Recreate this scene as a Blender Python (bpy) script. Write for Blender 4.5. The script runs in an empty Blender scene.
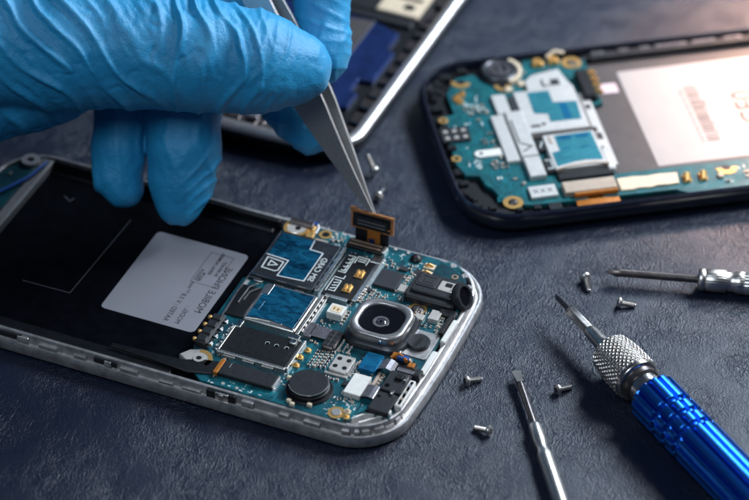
import bpy, bmesh, math, random
import numpy as np
from mathutils import Matrix, Vector
random.seed(7)
rng = np.random.RandomState(5)
R = math.radians
sc = bpy.context.scene
col = sc.collection
sc.unit_settings.system = 'METRIC'
sc.unit_settings.scale_length = 0.01          # one unit is one centimetre
PI = math.pi

# ------------------------------------------------------------------ materials
def nodes(name):
    m = bpy.data.materials.new(name); m.use_nodes = True
    nt = m.node_tree
    return m, nt, nt.nodes['Principled BSDF']

def N(nt, t, **kw):
    n = nt.nodes.new(t)
    for k, v in kw.items():
        if k in n.inputs: n.inputs[k].default_value = v
        else: setattr(n, k, v)
    return n

def mat(name, base, rough=.5, metal=0., var=.12, scale=6., bump=0., bscale=40., coat=0., rvar=.12, stretch=None, spec=None):
    """plain procedural surface with slight colour, roughness and relief variation"""
    m, nt, b = nodes(name)
    L = nt.links.new
    tc = N(nt, 'ShaderNodeTexCoord')
    src = tc.outputs['Object']
    if stretch:
        mp = N(nt, 'ShaderNodeMapping'); mp.inputs['Scale'].default_value = stretch
        L(src, mp.inputs['Vector']); src = mp.outputs['Vector']
    n1 = N(nt, 'ShaderNodeTexNoise', Scale=scale, Detail=6.)
    L(src, n1.inputs['Vector'])
    r = N(nt, 'ShaderNodeValToRGB')
    r.color_ramp.elements[0].position = .3; r.color_ramp.elements[1].position = .7
    lo = [max(0, c*(1-var)) for c in base]; hi = [min(1, c*(1+var)) for c in base]
    r.color_ramp.elements[0].color = (*lo, 1); r.color_ramp.elements[1].color = (*hi, 1)
    L(n1.outputs['Fac'], r.inputs['Fac']); L(r.outputs['Color'], b.inputs['Base Color'])
    mr = N(nt, 'ShaderNodeMapRange'); mr.inputs['To Min'].default_value = max(.02, rough-rvar); mr.inputs['To Max'].default_value = min(1, rough+rvar)
    n2 = N(nt, 'ShaderNodeTexNoise', Scale=scale*3.1, Detail=5.)
    L(src, n2.inputs['Vector']); L(n2.outputs['Fac'], mr.inputs['Value']); L(mr.outputs['Result'], b.inputs['Roughness'])
    b.inputs['Metallic'].default_value = metal
    if spec is not None: b.inputs['Specular IOR Level'].default_value = spec
    if coat:
        b.inputs['Coat Weight'].default_value = coat; b.inputs['Coat Roughness'].default_value = .15
    if bump:
        n3 = N(nt, 'ShaderNodeTexNoise', Scale=bscale, Detail=4.)
        L(src, n3.inputs['Vector'])
        bp = N(nt, 'ShaderNodeBump', Strength=bump, Distance=.02)
        L(n3.outputs['Fac'], bp.inputs['Height']); L(bp.outputs['Normal'], b.inputs['Normal'])
    return m

M = {}
M['silver']   = mat('silver_frame', (.47, .45, .45), .40, .70, .28, 5, .06, 30)
M['gunmetal'] = mat('gunmetal_ring', (.42, .40, .40), .36, .85, .12, 6, .08, 60)
M['rim3']     = mat('polished_rim', (.50, .48, .48), .32, .8, .1, 3, .05, 40)
M['chrome']   = mat('bright_steel', (.74, .72, .70), .22, 1., .08, 5, .05, 60)
M['steel']    = mat('brushed_steel', (.50, .47, .45), .34, 1., .12, 5, .10, 50, stretch=(1, 1, 1))
M['darksteel']= mat('dark_steel', (.17, .145, .14), .32, .9, .2, 6, .1, 60)
M['nickel']   = mat('nickel', (.72, .68, .64), .33, 1., .1, 8, .06, 60)
M['gold']     = mat('gold_plate', (.80, .48, .17), .30, .7, .15, 14, .06, 60)
M['knurl']    = mat('knurled_steel', (.58, .54, .51), .24, 1., .1, 8, 0, 60)
M['tin2']     = mat('bright_tinned_shield', (.68, .66, .64), .36, .4, .06, 5, .08, 40)
M['greyplastic'] = mat('grey_plastic', (.15, .145, .15), .5, 0, .15, 6, .1, 50)
M['copper']   = mat('copper_polyimide', (.48, .17, .03), .32, .35, .25, 12, .08, 50, stretch=(3, .6, 1))
M['black']    = mat('black_plastic', (.0065, .007, .009), .42, 0, .3, 8, .12, 60, spec=.35)
M['charcoal'] = mat('charcoal_plastic', (.017, .018, .022), .44, 0, .25, 9, .2, 70, spec=.35)
M['chip']     = mat('chip_epoxy', (.026, .027, .033), .40, 0, .2, 12, .2, 110, spec=.4)
M['matte']    = mat('matte_battery_tray', (.0022, .0028, .0048), .62, 0, .4, 2.5, .08, 50, spec=.03)
M['well2']    = mat('warm_grey_battery_tray', (.060, .053, .054), .5, 0, .1, 2, .1, 60)
M['navy']     = mat('navy_glossy_shell', (.006, .008, .017), .2, 0, .15, 2, .03, 30, coat=.4)
M['label']    = mat('label_paper', (.25, .25, .285), .55, 0, .035, 1.2, .04, 90)
M['label2']   = mat('white_label_paper', (.36, .345, .345), .5, 0, .03, 1.2, .04, 90)
M['ink']      = mat('label_ink', (.025, .022, .03), .6)
M['brownink'] = mat('faded_label_ink', (.07, .05, .05), .6)
M['silk']     = mat('silkscreen_white', (.62, .66, .66), .55)
M['white']    = mat('white_plastic', (.72, .70, .66), .4, 0, .06, 8, .06, 60)
M['cream']    = mat('cream_ceramic', (.70, .57, .42), .4, 0, .1, 10)
M['tan']      = mat('tan_ceramic', (.28, .19, .13), .45, 0, .25, 10)
M['beige']    = mat('beige_stiffener', (.47, .37, .29), .42, .2, .08, 5, .06, 60)
M['bluecable']= mat('blue_cable', (.012, .075, .32), .35)
M['tin']      = mat('tinned_shield', (.64, .60, .56), .34, .5, .06, 5, .08, 40)
M['dkshield'] = mat('dark_shield', (.085, .088, .10), .34, .8, .2, 7, .10, 40)
M['stiff']    = mat('copper_edged_stiffener', (.46, .19, .07), .34, .3, .3, 10, .1, 50)
M['glass']    = mat('lens_glass', (.004, .004, .006), .06, 0, .1, 4, 0, coat=1.)
M['lens']     = mat('coated_lens', (.05, .045, .06), .05, .3, .1, 4, 0, coat=1.)
M['pink']     = mat('pale_pink_label', (.62, .50, .56), .5)
M['violet']   = mat('violet_backplate', (.018, .040, .150), .26, .45, .3, 1.5, .06, 30)
M['trace']    = mat('pcb_trace', (.010, .17, .21), .35, .1, .2, 9)
M['greyribbon']= mat('grey_ribbon', (.20, .19, .21), .3, .6, .15, 8, .1, 60)
M['redglass'] = mat('reddish_lens', (.05, .008, .012), .1, 0, coat=1.)

def pcb_mat(name, a, b_):
    m, nt, b = nodes(name); L = nt.links.new
    tc = N(nt, 'ShaderNodeTexCoord')
    v = N(nt, 'ShaderNodeTexVoronoi', Scale=5.5); v.distance = 'CHEBYCHEV'; v.feature = 'F1'
    L(tc.outputs['Object'], v.inputs['Vector'])
    w = N(nt, 'ShaderNodeTexBrick', Scale=9., **{'Mortar Size': .035, 'Bias': 0., 'Brick Width': .9, 'Row Height': .16})
    w.inputs['Color1'].default_value = (1, 1, 1, 1); w.inputs['Color2'].default_value = (.75, .75, .75, 1); w.inputs['Mortar'].default_value = (0, 0, 0, 1)
    L(v.outputs['Position'], w.inputs['Vector'])
    add = N(nt, 'ShaderNodeMixRGB', blend_type='MULTIPLY', Fac=.0)
    n = N(nt, 'ShaderNodeTexNoise', Scale=2.2, Detail=4.); L(tc.outputs['Object'], n.inputs['Vector'])
    r = N(nt, 'ShaderNodeValToRGB'); r.color_ramp.interpolation = 'LINEAR'
    r.color_ramp.elements[0].position = .40; r.color_ramp.elements[1].position = .60
    r.color_ramp.elements[0].color = (*a, 1); r.color_ramp.elements[1].color = (*b_, 1)
    mm = N(nt, 'ShaderNodeMath', operation='MULTIPLY_ADD'); mm.inputs[1].default_value = .22; 
    sep = N(nt, 'ShaderNodeSeparateColor'); L(v.outputs['Color'], sep.inputs['Color'])
    L(sep.outputs['Red'], mm.inputs[0]); L(n.outputs['Fac'], mm.inputs[2])
    s2 = N(nt, 'ShaderNodeMath', operation='SUBTRACT'); L(mm.outputs[0], s2.inputs[0]); s2.inputs[1].default_value = .11
    L(s2.outputs[0], r.inputs['Fac']); L(r.outputs['Color'], b.inputs['Base Color'])
    b.inputs['Roughness'].default_value = .34; b.inputs['Coat Weight'].default_value = .2; b.inputs['Coat Roughness'].default_value = .15
    bp = N(nt, 'ShaderNodeBump', Strength=.25, Distance=.01); n4 = N(nt, 'ShaderNodeTexNoise', Scale=45., Detail=3.)
    L(tc.outputs['Object'], n4.inputs['Vector']); L(n4.outputs['Fac'], bp.inputs['Height']); L(bp.outputs['Normal'], b.inputs['Normal'])
    return m
M['pcb']  = pcb_mat('teal_circuit_board', (.003, .046, .066), (.005, .082, .108))
M['pcb2'] = pcb_mat('green_teal_circuit_board', (.003, .070, .085), (.005, .11, .125))
M['pcbd'] = pcb_mat('dark_teal_circuit_board', (.003, .030, .042), (.004, .05, .065))

def film_mat(name, a, b_, rough):
    m, nt, b = nodes(name); L = nt.links.new
    tc = N(nt, 'ShaderNodeTexCoord')
    mp = N(nt, 'ShaderNodeMapping'); mp.inputs['Scale'].default_value = (1, 2.2, 1); mp.inputs['Rotation'].default_value = (0, 0, .5)
    L(tc.outputs['Object'], mp.inputs['Vector'])
    n = N(nt, 'ShaderNodeTexNoise', Scale=2.4, Detail=9., Roughness=.62, Distortion=1.2); L(mp.outputs['Vector'], n.inputs['Vector'])
    r = N(nt, 'ShaderNodeValToRGB'); r.color_ramp.elements[0].position = .33; r.color_ramp.elements[1].position = .66
    r.color_ramp.elements[0].color = (*a, 1); r.color_ramp.elements[1].color = (*b_, 1)
    L(n.outputs['Fac'], r.inputs['Fac']); L(r.outputs['Color'], b.inputs['Base Color'])
    b.inputs['Metallic'].default_value = .55; b.inputs['Roughness'].default_value = rough
    bp = N(nt, 'ShaderNodeBump', Strength=.35, Distance=.03); L(n.outputs['Fac'], bp.inputs['Height']); L(bp.outputs['Normal'], b.inputs['Normal'])
    return m
M['film']  = film_mat('blue_protective_film', (.001, .018, .055), (.016, .20, .36), .24)
M['film2'] = film_mat('pale_blue_protective_film', (.025, .19, .25), (.05, .30, .37), .34)
M['bluepad'] = film_mat('blue_foil_pad', (.004, .10, .24), (.01, .22, .42), .3)

def aluminium_blue():
    m = mat('blue_anodised_aluminium', (.018, .165, .66), .35, 1., .05, 4, 0, 60, rvar=.03)
    return m
M['blue'] = aluminium_blue()

def leather():
    m, nt, b = nodes('navy_grained_leather'); L = nt.links.new
    tc = N(nt, 'ShaderNodeTexCoord')
    src = tc.outputs['Object']
    # warp
    nw = N(nt, 'ShaderNodeTexNoise', Scale=1.1, Detail=2., Roughness=.5); L(src, nw.inputs['Vector'])
    sub = N(nt, 'ShaderNodeVectorMath', operation='SUBTRACT'); sub.inputs[1].default_value = (.5, .5, .5); L(nw.outputs['Color'], sub.inputs[0])
    scl = N(nt, 'ShaderNodeVectorMath', operation='SCALE'); scl.inputs['Scale'].default_value = .8; L(sub.outputs[0], scl.inputs[0])
    mps = N(nt, 'ShaderNodeMapping'); mps.inputs['Scale'].default_value = (1.6, .92, 1); mps.inputs['Rotation'].default_value = (0, 0, .25); L(src, mps.inputs['Vector'])
    addv = N(nt, 'ShaderNodeVectorMath', operation='ADD'); L(mps.outputs['Vector'], addv.inputs[0]); L(scl.outputs[0], addv.inputs[1])
    # curly wrinkles: thin ridges where two warped noises cross their middle
    def vein(scale, seedoff, width):
        mp = N(nt, 'ShaderNodeMapping'); mp.inputs['Location'].default_value = (seedoff, seedoff*1.7, 0)
        L(addv.outputs[0], mp.inputs['Vector'])
        n = N(nt, 'ShaderNodeTexNoise', Scale=scale, Detail=1.6, Roughness=.5); L(mp.outputs['Vector'], n.inputs['Vector'])
        s = N(nt, 'ShaderNodeMath', operation='SUBTRACT'); s.inputs[1].default_value = .5; L(n.outputs['Fac'], s.inputs[0])
        a = N(nt, 'ShaderNodeMath', operation='ABSOLUTE'); L(s.outputs[0], a.inputs[0])
        mr = N(nt, 'ShaderNodeMapRange', interpolation_type='SMOOTHSTEP'); mr.inputs['From Min'].default_value = 0; mr.inputs['From Max'].default_value = width
        mr.inputs['To Min'].default_value = 0; mr.inputs['To Max'].default_value = 1
        L(a.outputs[0], mr.inputs['Value']); return mr.outputs['Result']
    v1 = vein(1.9, 3.1, .026); v2 = vein(3.4, 11.7, .045); v3 = vein(6.5, 29.3, .085); v4 = vein(.9, 41.9, .012)
    vo2 = N(nt, 'ShaderNodeTexVoronoi', Scale=8.5); vo2.feature = 'DISTANCE_TO_EDGE'; L(addv.outputs[0], vo2.inputs['Vector'])
    mv2 = N(nt, 'ShaderNodeMapRange', interpolation_type='SMOOTHSTEP'); mv2.inputs['From Max'].default_value = .17; L(vo2.outputs['Distance'], mv2.inputs['Value'])
    vo = N(nt, 'ShaderNodeTexVoronoi', Scale=4.6); vo.feature = 'DISTANCE_TO_EDGE'; L(addv.outputs[0], vo.inputs['Vector'])
    mv = N(nt, 'ShaderNodeMapRange', interpolation_type='SMOOTHSTEP'); mv.inputs['From Max'].default_value = .10; L(vo.outputs['Distance'], mv.inputs['Value'])
    fine = N(nt, 'ShaderNodeTexNoise', Scale=17., Detail=6., Roughness=.7); L(src, fine.inputs['Vector'])
    # patches where the creases are strong or faint
    pa = N(nt, 'ShaderNodeTexNoise', Scale=.55, Detail=3.); L(src, pa.inputs['Vector'])
    pm = N(nt, 'ShaderNodeMapRange'); pm.inputs['From Min'].default_value = .35; pm.inputs['From Max'].default_value = .65; pm.inputs['To Min'].default_value = .18; pm.inputs['To Max'].default_value = 1.2
    L(pa.outputs['Fac'], pm.inputs['Value'])
    def madd(x, k, y=None):
        mm = N(nt, 'ShaderNodeMath', operation='MULTIPLY_ADD'); L(x, mm.inputs[0]); mm.inputs[1].default_value = k
        if y is None: mm.inputs[2].default_value = 0
        else: L(y, mm.inputs[2])
        return mm.outputs[0]
    h = madd(v1, -.45); h = madd(v2, -.30, h); h = madd(v3, -.12, h); h = madd(v4, -.95, h); h = madd(mv.outputs['Result'], -.60, h); h = madd(mv2.outputs['Result'], -.50, h)
    hm = N(nt, 'ShaderNodeMath', operation='MULTIPLY'); L(h, hm.inputs[0]); L(pm.outputs['Result'], hm.inputs[1]); h = hm.outputs[0]
    h = madd(fine.outputs['Fac'], 1.25, h)
    big = N(nt, 'ShaderNodeTexNoise', Scale=.35, Detail=3.); L(src, big.inputs['Vector'])
    h = madd(big.outputs['Fac'], 1.2, h)
    bp = N(nt, 'ShaderNodeBump', Strength=1., Distance=.0092); L(h, bp.inputs['Height']); L(bp.outputs['Normal'], b.inputs['Normal'])
    cr = N(nt, 'ShaderNodeValToRGB'); cr.color_ramp.elements[0].color = (.0032, .0070, .0205, 1); cr.color_ramp.elements[1].color = (.0070, .0125, .032, 1)
    L(fine.outputs['Fac'], cr.inputs['Fac']); L(cr.outputs['Color'], b.inputs['Base Color'])
    rr = N(nt, 'ShaderNodeMapRange'); rr.inputs['To Min'].default_value = .34; rr.inputs['To Max'].default_value = .50; L(fine.outputs['Fac'], rr.inputs['Value'])
    L(rr.outputs['Result'], b.inputs['Roughness'])
    b.inputs['Specular IOR Level'].default_value = .55
    return m
M['leather'] = leather()

def glove_mat():
    m, nt, b = nodes('blue_nitrile'); L = nt.links.new
    tc = N(nt, 'ShaderNodeTexCoord')
    n = N(nt, 'ShaderNodeTexNoise', Scale=.9, Detail=4.); L(tc.outputs['Object'], n.inputs['Vector'])
    r = N(nt, 'ShaderNodeValToRGB'); r.color_ramp.elements[0].position = .3; r.color_ramp.elements[1].position = .7
    r.color_ramp.elements[0].color = (.016, .26, .52, 1); r.color_ramp.elements[1].color = (.024, .31, .585, 1)
    L(n.outputs['Fac'], r.inputs['Fac']); L(r.outputs['Color'], b.inputs['Base Color'])
    v = N(nt, 'ShaderNodeTexNoise', Scale=19., Detail=5., Roughness=.68); L(tc.outputs['Object'], v.inputs['Vector'])
    n2 = N(nt, 'ShaderNodeTexNoise', Scale=4., Detail=3.); L(tc.outputs['Object'], n2.inputs['Vector'])
    a = N(nt, 'ShaderNodeMath', operation='MULTIPLY_ADD'); L(v.outputs['Fac'], a.inputs[0]); a.inputs[1].default_value = .55; L(n2.outputs['Fac'], a.inputs[2])
    bp = N(nt, 'ShaderNodeBump', Strength=.5, Distance=.06); L(a.outputs[0], bp.inputs['Height']); L(bp.outputs['Normal'], b.inputs['Normal'])
    b.inputs['Roughness'].default_value = .43
    b.inputs['Subsurface Weight'].default_value = .08; b.inputs['Subsurface Radius'].default_value = (.05, .12, .3); b.inputs['Subsurface Scale'].default_value = .3
    return m
M['glove'] = glove_mat()

# ------------------------------------------------------------------ mesh helpers
class B:
    def __init__(s): s.v = []; s.f = []; s.mi = []
    def quadring(s, loops, close=True, cap0=True, cap1=True, mi=0):
        base = len(s.v); n = len(loops[0])
        for lp in loops: s.v += [tuple(p) for p in lp]
        for i in range(len(loops)-1):
            for j in range(n if close else n-1):
                a = base+i*n+j; b = base+i*n+(j+1) % n
                s.f.append((a, b, b+n, a+n)); s.mi.append(mi)
        if cap0: s.f.append(tuple(base+j for j in range(n-1, -1, -1))); s.mi.append(mi)
        if cap1: s.f.append(tuple(base+(len(loops)-1)*n+j for j in range(n))); s.mi.append(mi)
        return s
    def prism(s, pts, z0, z1, b=.012, mi=0):
        """upright prism over a counter-clockwise outline, top edge chamfered by b"""
        n = len(pts)
        ar = sum(pts[i][0]*pts[(i+1) % n][1]-pts[(i+1) % n][0]*pts[i][1] for i in range(n))
        if ar < 0: pts = pts[::-1]
        ins = []
        for i in range(n):
            p0, p1, p2 = Vector(pts[i-1]), Vector(pts[i]), Vector(pts[(i+1) % n])
            d1 = (p1-p0).normalized(); d2 = (p2-p1).normalized()
            n1 = Vector((-d1.y, d1.x)); n2 = Vector((-d2.y, d2.x)); m = n1+n2
            m = m/max(.3, m.dot(n1)) if m.length > 1e-6 else n1
            ins.append(p1+m*b)
        lo = [(p[0], p[1], z0) for p in pts]
        if b > 0:
            s.quadring([lo, [(p[0], p[1], z1-b) for p in pts], [(p[0], p[1], z1) for p in ins]], mi=mi)
        else:
            s.quadring([lo, [(p[0], p[1], z1) for p in pts]], mi=mi)
        return s
    def box(s, u0, u1, v0, v1, z0, z1, b=.012, mi=0):
        return s.prism([(u0, v0), (u1, v0), (u1, v1), (u0, v1)], z0, z1, b, mi)
    def rbox(s, u0, u1, v0, v1, z0, z1, r=.05, b=.015, mi=0, seg=5):
        return s.prism(rrect((u0+u1)/2, (v0+v1)/2, (u1-u0)/2, (v1-v0)/2, r, seg), z0, z1, b, mi)
    def cyl(s, x, y, z0, z1, r, seg=32, b=.012, mi=0):
        return s.prism([(x+r*math.cos(2*PI*i/seg), y+r*math.sin(2*PI*i/seg)) for i in range(seg)], z0, z1, b, mi)
    def ring(s, x, y, z0, z1, r0, r1, seg=32, a0=0., a1=2*PI, mi=0):
        full = abs(a1-a0-2*PI) < 1e-6
        n = seg
        lps = []
        for i in range(n if full else n+1):
            a = a0+(a1-a0)*i/n; c, d = math.cos(a), math.sin(a)
            lps.append([(x+r0*c, y+r0*d, z0), (x+r1*c, y+r1*d, z0), (x+r1*c, y+r1*d, z1), (x+r0*c, y+r0*d, z1)])
        if full: lps.append(lps[0])
        return s.quadring(lps, cap0=not full, cap1=not full, mi=mi)
    def lathe(s, prof, o=(0, 0, 0), d=(0, 0, 1), seg=32, fn=None, mi=0):
        o = Vector(o); d = Vector(d).normalized()
        a = Vector((0, 0, 1)) if abs(d.z) < .9 else Vector((1, 0, 0))
        e1 = a.cross(d).normalized(); e2 = d.cross(e1)
        lps = []
        for (r, t) in prof:
            lp = []
            for i in range(seg):
                th = 2*PI*i/seg; rr = fn(r, t, th) if fn else r
                lp.append(o+d*t+(e1*math.cos(th)+e2*math.sin(th))*rr)
            lps.append(lp)
        return s.quadring(lps, mi=mi)
    def tube(s, pts, r, seg=8, mi=0):
        pts = [Vector(p) for p in pts]; lps = []
        for i, p in enumerate(pts):
            t = (pts[min(i+1, len(pts)-1)]-pts[max(i-1, 0)]).normalized()
            a = Vector((0, 0, 1)) if abs(t.z) < .9 else Vector((1, 0, 0))
            e1 = a.cross(t).normalized(); e2 = t.cross(e1)
            lps.append([p+(e1*math.cos(2*PI*k/seg)+e2*math.sin(2*PI*k/seg))*r for k in range(seg)])
        return s.quadring(lps, mi=mi)
    def strip(s, pts, w, z0, z1, mi=0):
        """flat ribbon following a polyline in plan"""
        for i in range(len(pts)-1):
            a, b = Vector(pts[i]), Vector(pts[i+1]); d = (b-a)
            if d.length < 1e-5: continue
            d.normalize(); n = Vector((-d.y, d.x))*w/2; a = a-d*w*.45; b = b+d*w*.45
            zz = z1+.0004*(i % 3)
            s.quadring([[(p.x, p.y, z0) for p in (a-n, b-n, b+n, a+n)], [(p.x, p.y, zz) for p in (a-n, b-n, b+n, a+n)]], mi=mi)
        return s

def rrect(cx, cy, hx, hy, r, seg=8):
    r = min(r, hx*.999, hy*.999); out = []
    for (sx, sy, a0) in ((1, -1, -PI/2), (1, 1, 0), (-1, 1, PI/2), (-1, -1, PI)):
        for i in range(seg+1):
            a = a0+PI/2*i/seg
            out.append((cx+sx*(hx-r)+r*math.cos(a), cy+sy*(hy-r)+r*math.sin(a)))
    return out

def obj(name, b, mats, parent=None, off=None, angle=32, label=None):
    me = bpy.data.meshes.new(name)
    me.from_pydata([tuple(v) for v in b.v], [], b.f)
    if not isinstance(mats, (list, tuple)): mats = [mats]
    for m in mats: me.materials.append(M[m] if isinstance(m, str) else m)
    me.polygons.foreach_set('material_index', b.mi)
    me.polygons.foreach_set('use_smooth', [True]*len(me.polygons))
    bm = bmesh.new(); bm.from_mesh(me); bmesh.ops.recalc_face_normals(bm, faces=bm.faces); bm.to_mesh(me); bm.free()
    me.set_sharp_from_angle(angle=R(angle))
    o = bpy.data.objects.new(name, me); col.objects.link(o)
    if parent is not None: o.parent = parent
    if off is not None: o.location = off
    if label: o['label'] = label
    return o

def thing(name, label, cat, loc=(0, 0, 0), rot=(0, 0, 0), group=None):
    o = bpy.data.objects.new(name, None); col.objects.link(o)
    o.empty_display_size = .5
    o.location = loc; o.rotation_euler = rot
    o['label'] = label; o['category'] = cat
    if group: o['group'] = group
    return o

FONT = None
def text_bm(b, s, size, to3, bold=0., mi=0):
    """lettering as a thin mesh; to3 turns the text plane into the place"""
    cu = bpy.data.curves.new('lettering', 'FONT'); cu.body = s; cu.size = size; cu.resolution_u = 3
    cu.offset = bold; cu.extrude = .0
    o = bpy.data.objects.new('lettering', cu); col.objects.link(o)
    dg = bpy.context.evaluated_depsgraph_get()
    me = bpy.data.meshes.new_from_object(o.evaluated_get(dg))
    base = len(b.v)
    for v in me.vertices: b.v.append(to3(v.co.x, v.co.y))
    for p in me.polygons: b.f.append(tuple(base+i for i in p.vertices)); b.mi.append(mi)
    bpy.data.objects.remove(o); bpy.data.curves.remove(cu); bpy.data.meshes.remove(me)

# ------------------------------------------------------------------ camera
FPX, PIT, DIST = 3000., R(38.8835), 75.707
cp, sp = math.cos(PIT), math.sin(PIT)
cam = bpy.data.cameras.new('camera'); co = bpy.data.objects.new('camera', cam); col.objects.link(co)
co.location = (0, -DIST*cp, DIST*sp); co.rotation_euler = (PI/2-PIT, 0, 0)
cam.sensor_width = 36; cam.lens = 36*FPX/749.; cam.clip_start = 1; cam.clip_end = 2000
cam.dof.use_dof = True; cam.dof.focus_distance = DIST-3.7
cam.dof.aperture_fstop = cam.lens*1e-3/(2*.62)
sc.camera = co

# ------------------------------------------------------------------ table
b = B()
nx = 2
b.v += [(-70, -45, 0), (70, -45, 0), (70, 80, 0), (-70, 80, 0)]; b.f.append((0, 1, 2, 3)); b.mi.append(0)
t = obj('table_surface', b, 'leather'); t['kind'] = 'structure'

# ------------------------------------------------------------------ phone builders
def sweep_outline(hl, hw, r, d, seg=12, bulge=0., ends=(1, 1)):
    pts = rrect(0, 0, hl-d, hw-d, max(.08, r-d), seg)
    # finer sides so that a bowed end stays smooth
    out = []
    for i, p in enumerate(pts):
        q = pts[(i+1) % len(pts)]
        n = max(1, int(math.hypot(q[0]-p[0], q[1]-p[1])/.45))
        for k in range(n): out.append((p[0]+(q[0]-p[0])*k/n, p[1]+(q[1]-p[1])*k/n))
    return out

def frame_mesh(hl, hw, r, prof, bulge=0., cx=0., seg=12):
    base = sweep_outline(hl, hw, r, 0)
    # same point count for every offset: move along the normals of the outline
    n = len(base); nor = []
    for i in range(n):
        a = Vector(base[i-1]); c = Vector(base[(i+1) % n]); t_ = (c-a).normalized(); nor.append(Vector((-t_.y, t_.x)))
    lps = []
    for (d, z) in prof:
        lp = []
        for p, q in zip(base, nor):
            u, v = p[0]+q.x*d, p[1]+q.y*d
            k = 1-(v/hw)**2
            u += bulge*max(0, k)*(1 if u > 0 else -1)*min(1, max(0, (abs(u)-hl*.6)/(hl*.4)))
            lp.append((u+cx, v, z))
        lps.append(lp)
    b = B(); lps.append(lps[0])
    # connect profile loops
    return b.quadring(lps, cap0=False, cap1=False), lps

def inset_poly(hl, hw, r, d, bulge, cx=0.):
    _, l = frame_mesh(hl, hw, r, [(d, 0)], bulge, cx)
    return [(p[0], p[1]) for p in l[0]]

def capacitor(parent, u, v, z, w, d, h, ang=0, body='tan', name='capacitor'):
    b = B(); e = w*.27
    b.box(-w/2+e, w/2-e, -d/2, d/2, 0, h, .006, 0)
    b.box(-w/2, -w/2+e-.001, -d/2-.002, d/2+.002, 0, h+.003, .006, 1)
    b.box(w/2-e+.001, w/2, -d/2-.002, d/2+.002, 0, h+.003, .006, 1)
    o = obj(name, b, [body, 'tin'], parent)
    o.location = (u, v, z); o.rotation_euler = (0, 0, ang)
    return o

def gold_ring_hole(parent, u, v, z, r0, r1, screw=False, name='screw_hole', a0=0., a1=2*PI, inner='black'):
    b = B(); b.ring(u, v, z, z+.02, r0, r1, 28, a0, a1, 0)
    b.cyl(u, v, z, z+.006, r0*.98, 24, 0, 1)
    o = obj(name, b, ['gold', inner], parent)
    if screw:
        s = B(); s.lathe([(r0*.9, 0), (r0*.9, .03), (r0*.7, .06), (r0*.2, .07)], (u, v, z), (0, 0, 1), 20)
        so = obj('screw_head', s, 'darksteel', o)
        c = B(); c.box(u-r0*.5, u+r0*.5, v-.018, v+.018, z+.06, z+.078, 0); c.box(u-.018, u+.018, v-r0*.5, v+r0*.5, z+.06, z+.0785, 0)
        obj('cross_slot', c, 'chrome', o)
    return o

def traces(parent, regions, z, n, seed, mat_='trace', name='copper_trace', w=.022):
    rd = random.Random(seed); b = B()
    for k in range(n):
        u0, u1, v0, v1 = rd.choice(regions)
        u, v = rd.uniform(u0, u1), rd.uniform(v0, v1); m = rd.randint(2, 6)
        pts = [(u, v)]; a = rd.choice((0, 90, 180, 270))
        for i in range(rd.randint(2, 4)):
            l = rd.uniform(.08, .45); nu = u+l*math.cos(R(a)); nv = v+l*math.sin(R(a))
            if not (u0 < nu < u1 and v0 < nv < v1): break
            u, v = nu, nv; pts.append((u, v)); a += rd.choice((-45, 45))
        if len(pts) < 2: continue
        for j in range(m):
            o = j*w*1.9
            q = [(p[0]+o*.7, p[1]+o) for p in pts]
            b.strip(q, w*.75, z-.002, z+.003+.0001*(k % 17))
    return obj(name, b, mat_, parent)

def silk(parent, items, z, name='silkscreen_marks', m='silk'):
    b = B()
    for it in items: b.strip(it[:-1] if isinstance(it[-1], float) else it, it[-1] if isinstance(it[-1], float) else .018, z-.002, z+.0045)
    return obj(name, b, m, parent)

# ================================================================== PHONE 1 : silver open phone in front
G_PH = 'opened mobile phones'
p1 = thing('mobile_phone', 'opened phone in a silver white frame with grey label, under the gloved hand', 'phone',
           (-4.525, -2.021, 0), (0, 0, -.402), G_PH)
HL, HW, RC, BU = 6.70, 3.50, 1.30, .16
prof = [(.30, .04), (.08, .04), (.025, .08), (.004, .16), (0, .26), (.006, .34), (.03, .385), (.075, .39), (.095, .36), (.105, .335), (.135, .33), (.17, .345), (.185, .37), (.19, .54), (.205, .575), (.23, .585), (.27, .585), (.285, .57), (.29, .30), (.33, .28)]
fb, _ = frame_mesh(HL, HW, RC, prof, BU)
# moulded catches and ribs along the sides
rd = random.Random(3)
for sgn in (-1, 1):
    u = -5.2
    while u < 5.1:
        w = rd.uniform(.12, .5)
        if not (1.9 < u < 2.9 and sgn < 0):
            fb.box(u, u+w, sgn*(HW-.165)-.05, sgn*(HW-.165)+.05, .30, rd.choice((.42, .47, .53)), .015)
        u += w+rd.uniform(.15, .7)
frame = obj('frame', fb, 'silver', p1)
# bevel details on the board-end rim: bosses and bars
for (u, v, r_) in ((5.70, 3.14, .085), (6.10, 2.88, .08), (6.36, 2.52, .08), (6.56, 1.70, .07)):
    b = B(); b.cyl(u, v, .3, .62, r_, 20, .02); obj('rim_boss', b, 'silver', frame)
for q in ((6.50, 6.64, .25, 1.15, .69), (6.47, 6.62, -1.0, -.1, .68), (6.40, 6.57, -2.35, -1.35, .74), (6.10, 6.42, -2.64, -2.48, .72)):
    b = B(); b.rbox(q[0], q[1], q[2], q[3], .3, q[4], .05, .03); obj('rim_bar', b, 'white', frame)
b = B(); arc_ = [(HL-RC+(RC-.24)*math.cos(-PI/2+PI/2*i/20), -HW+RC+(RC-.24)*math.sin(-PI/2+PI/2*i/20)) for i in range(21)]
b.prism([(5.2, -2.9)]+arc_+[(6.3, -2.4)], .3, .50, .02); obj('moulded_corner', b, 'silver', frame)
for q in (((5.62, -2.99), (5.80, -2.78), (6.02, -2.70)), ((5.84, -3.06), (6.05, -2.84), (6.3, -2.62)), ((5.72, -2.66), (5.92, -2.62), (6.02, -2.66))):
    b = B(); b.strip(q, .055, .49, .60); obj('corner_strut', b, 'white', frame)
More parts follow.
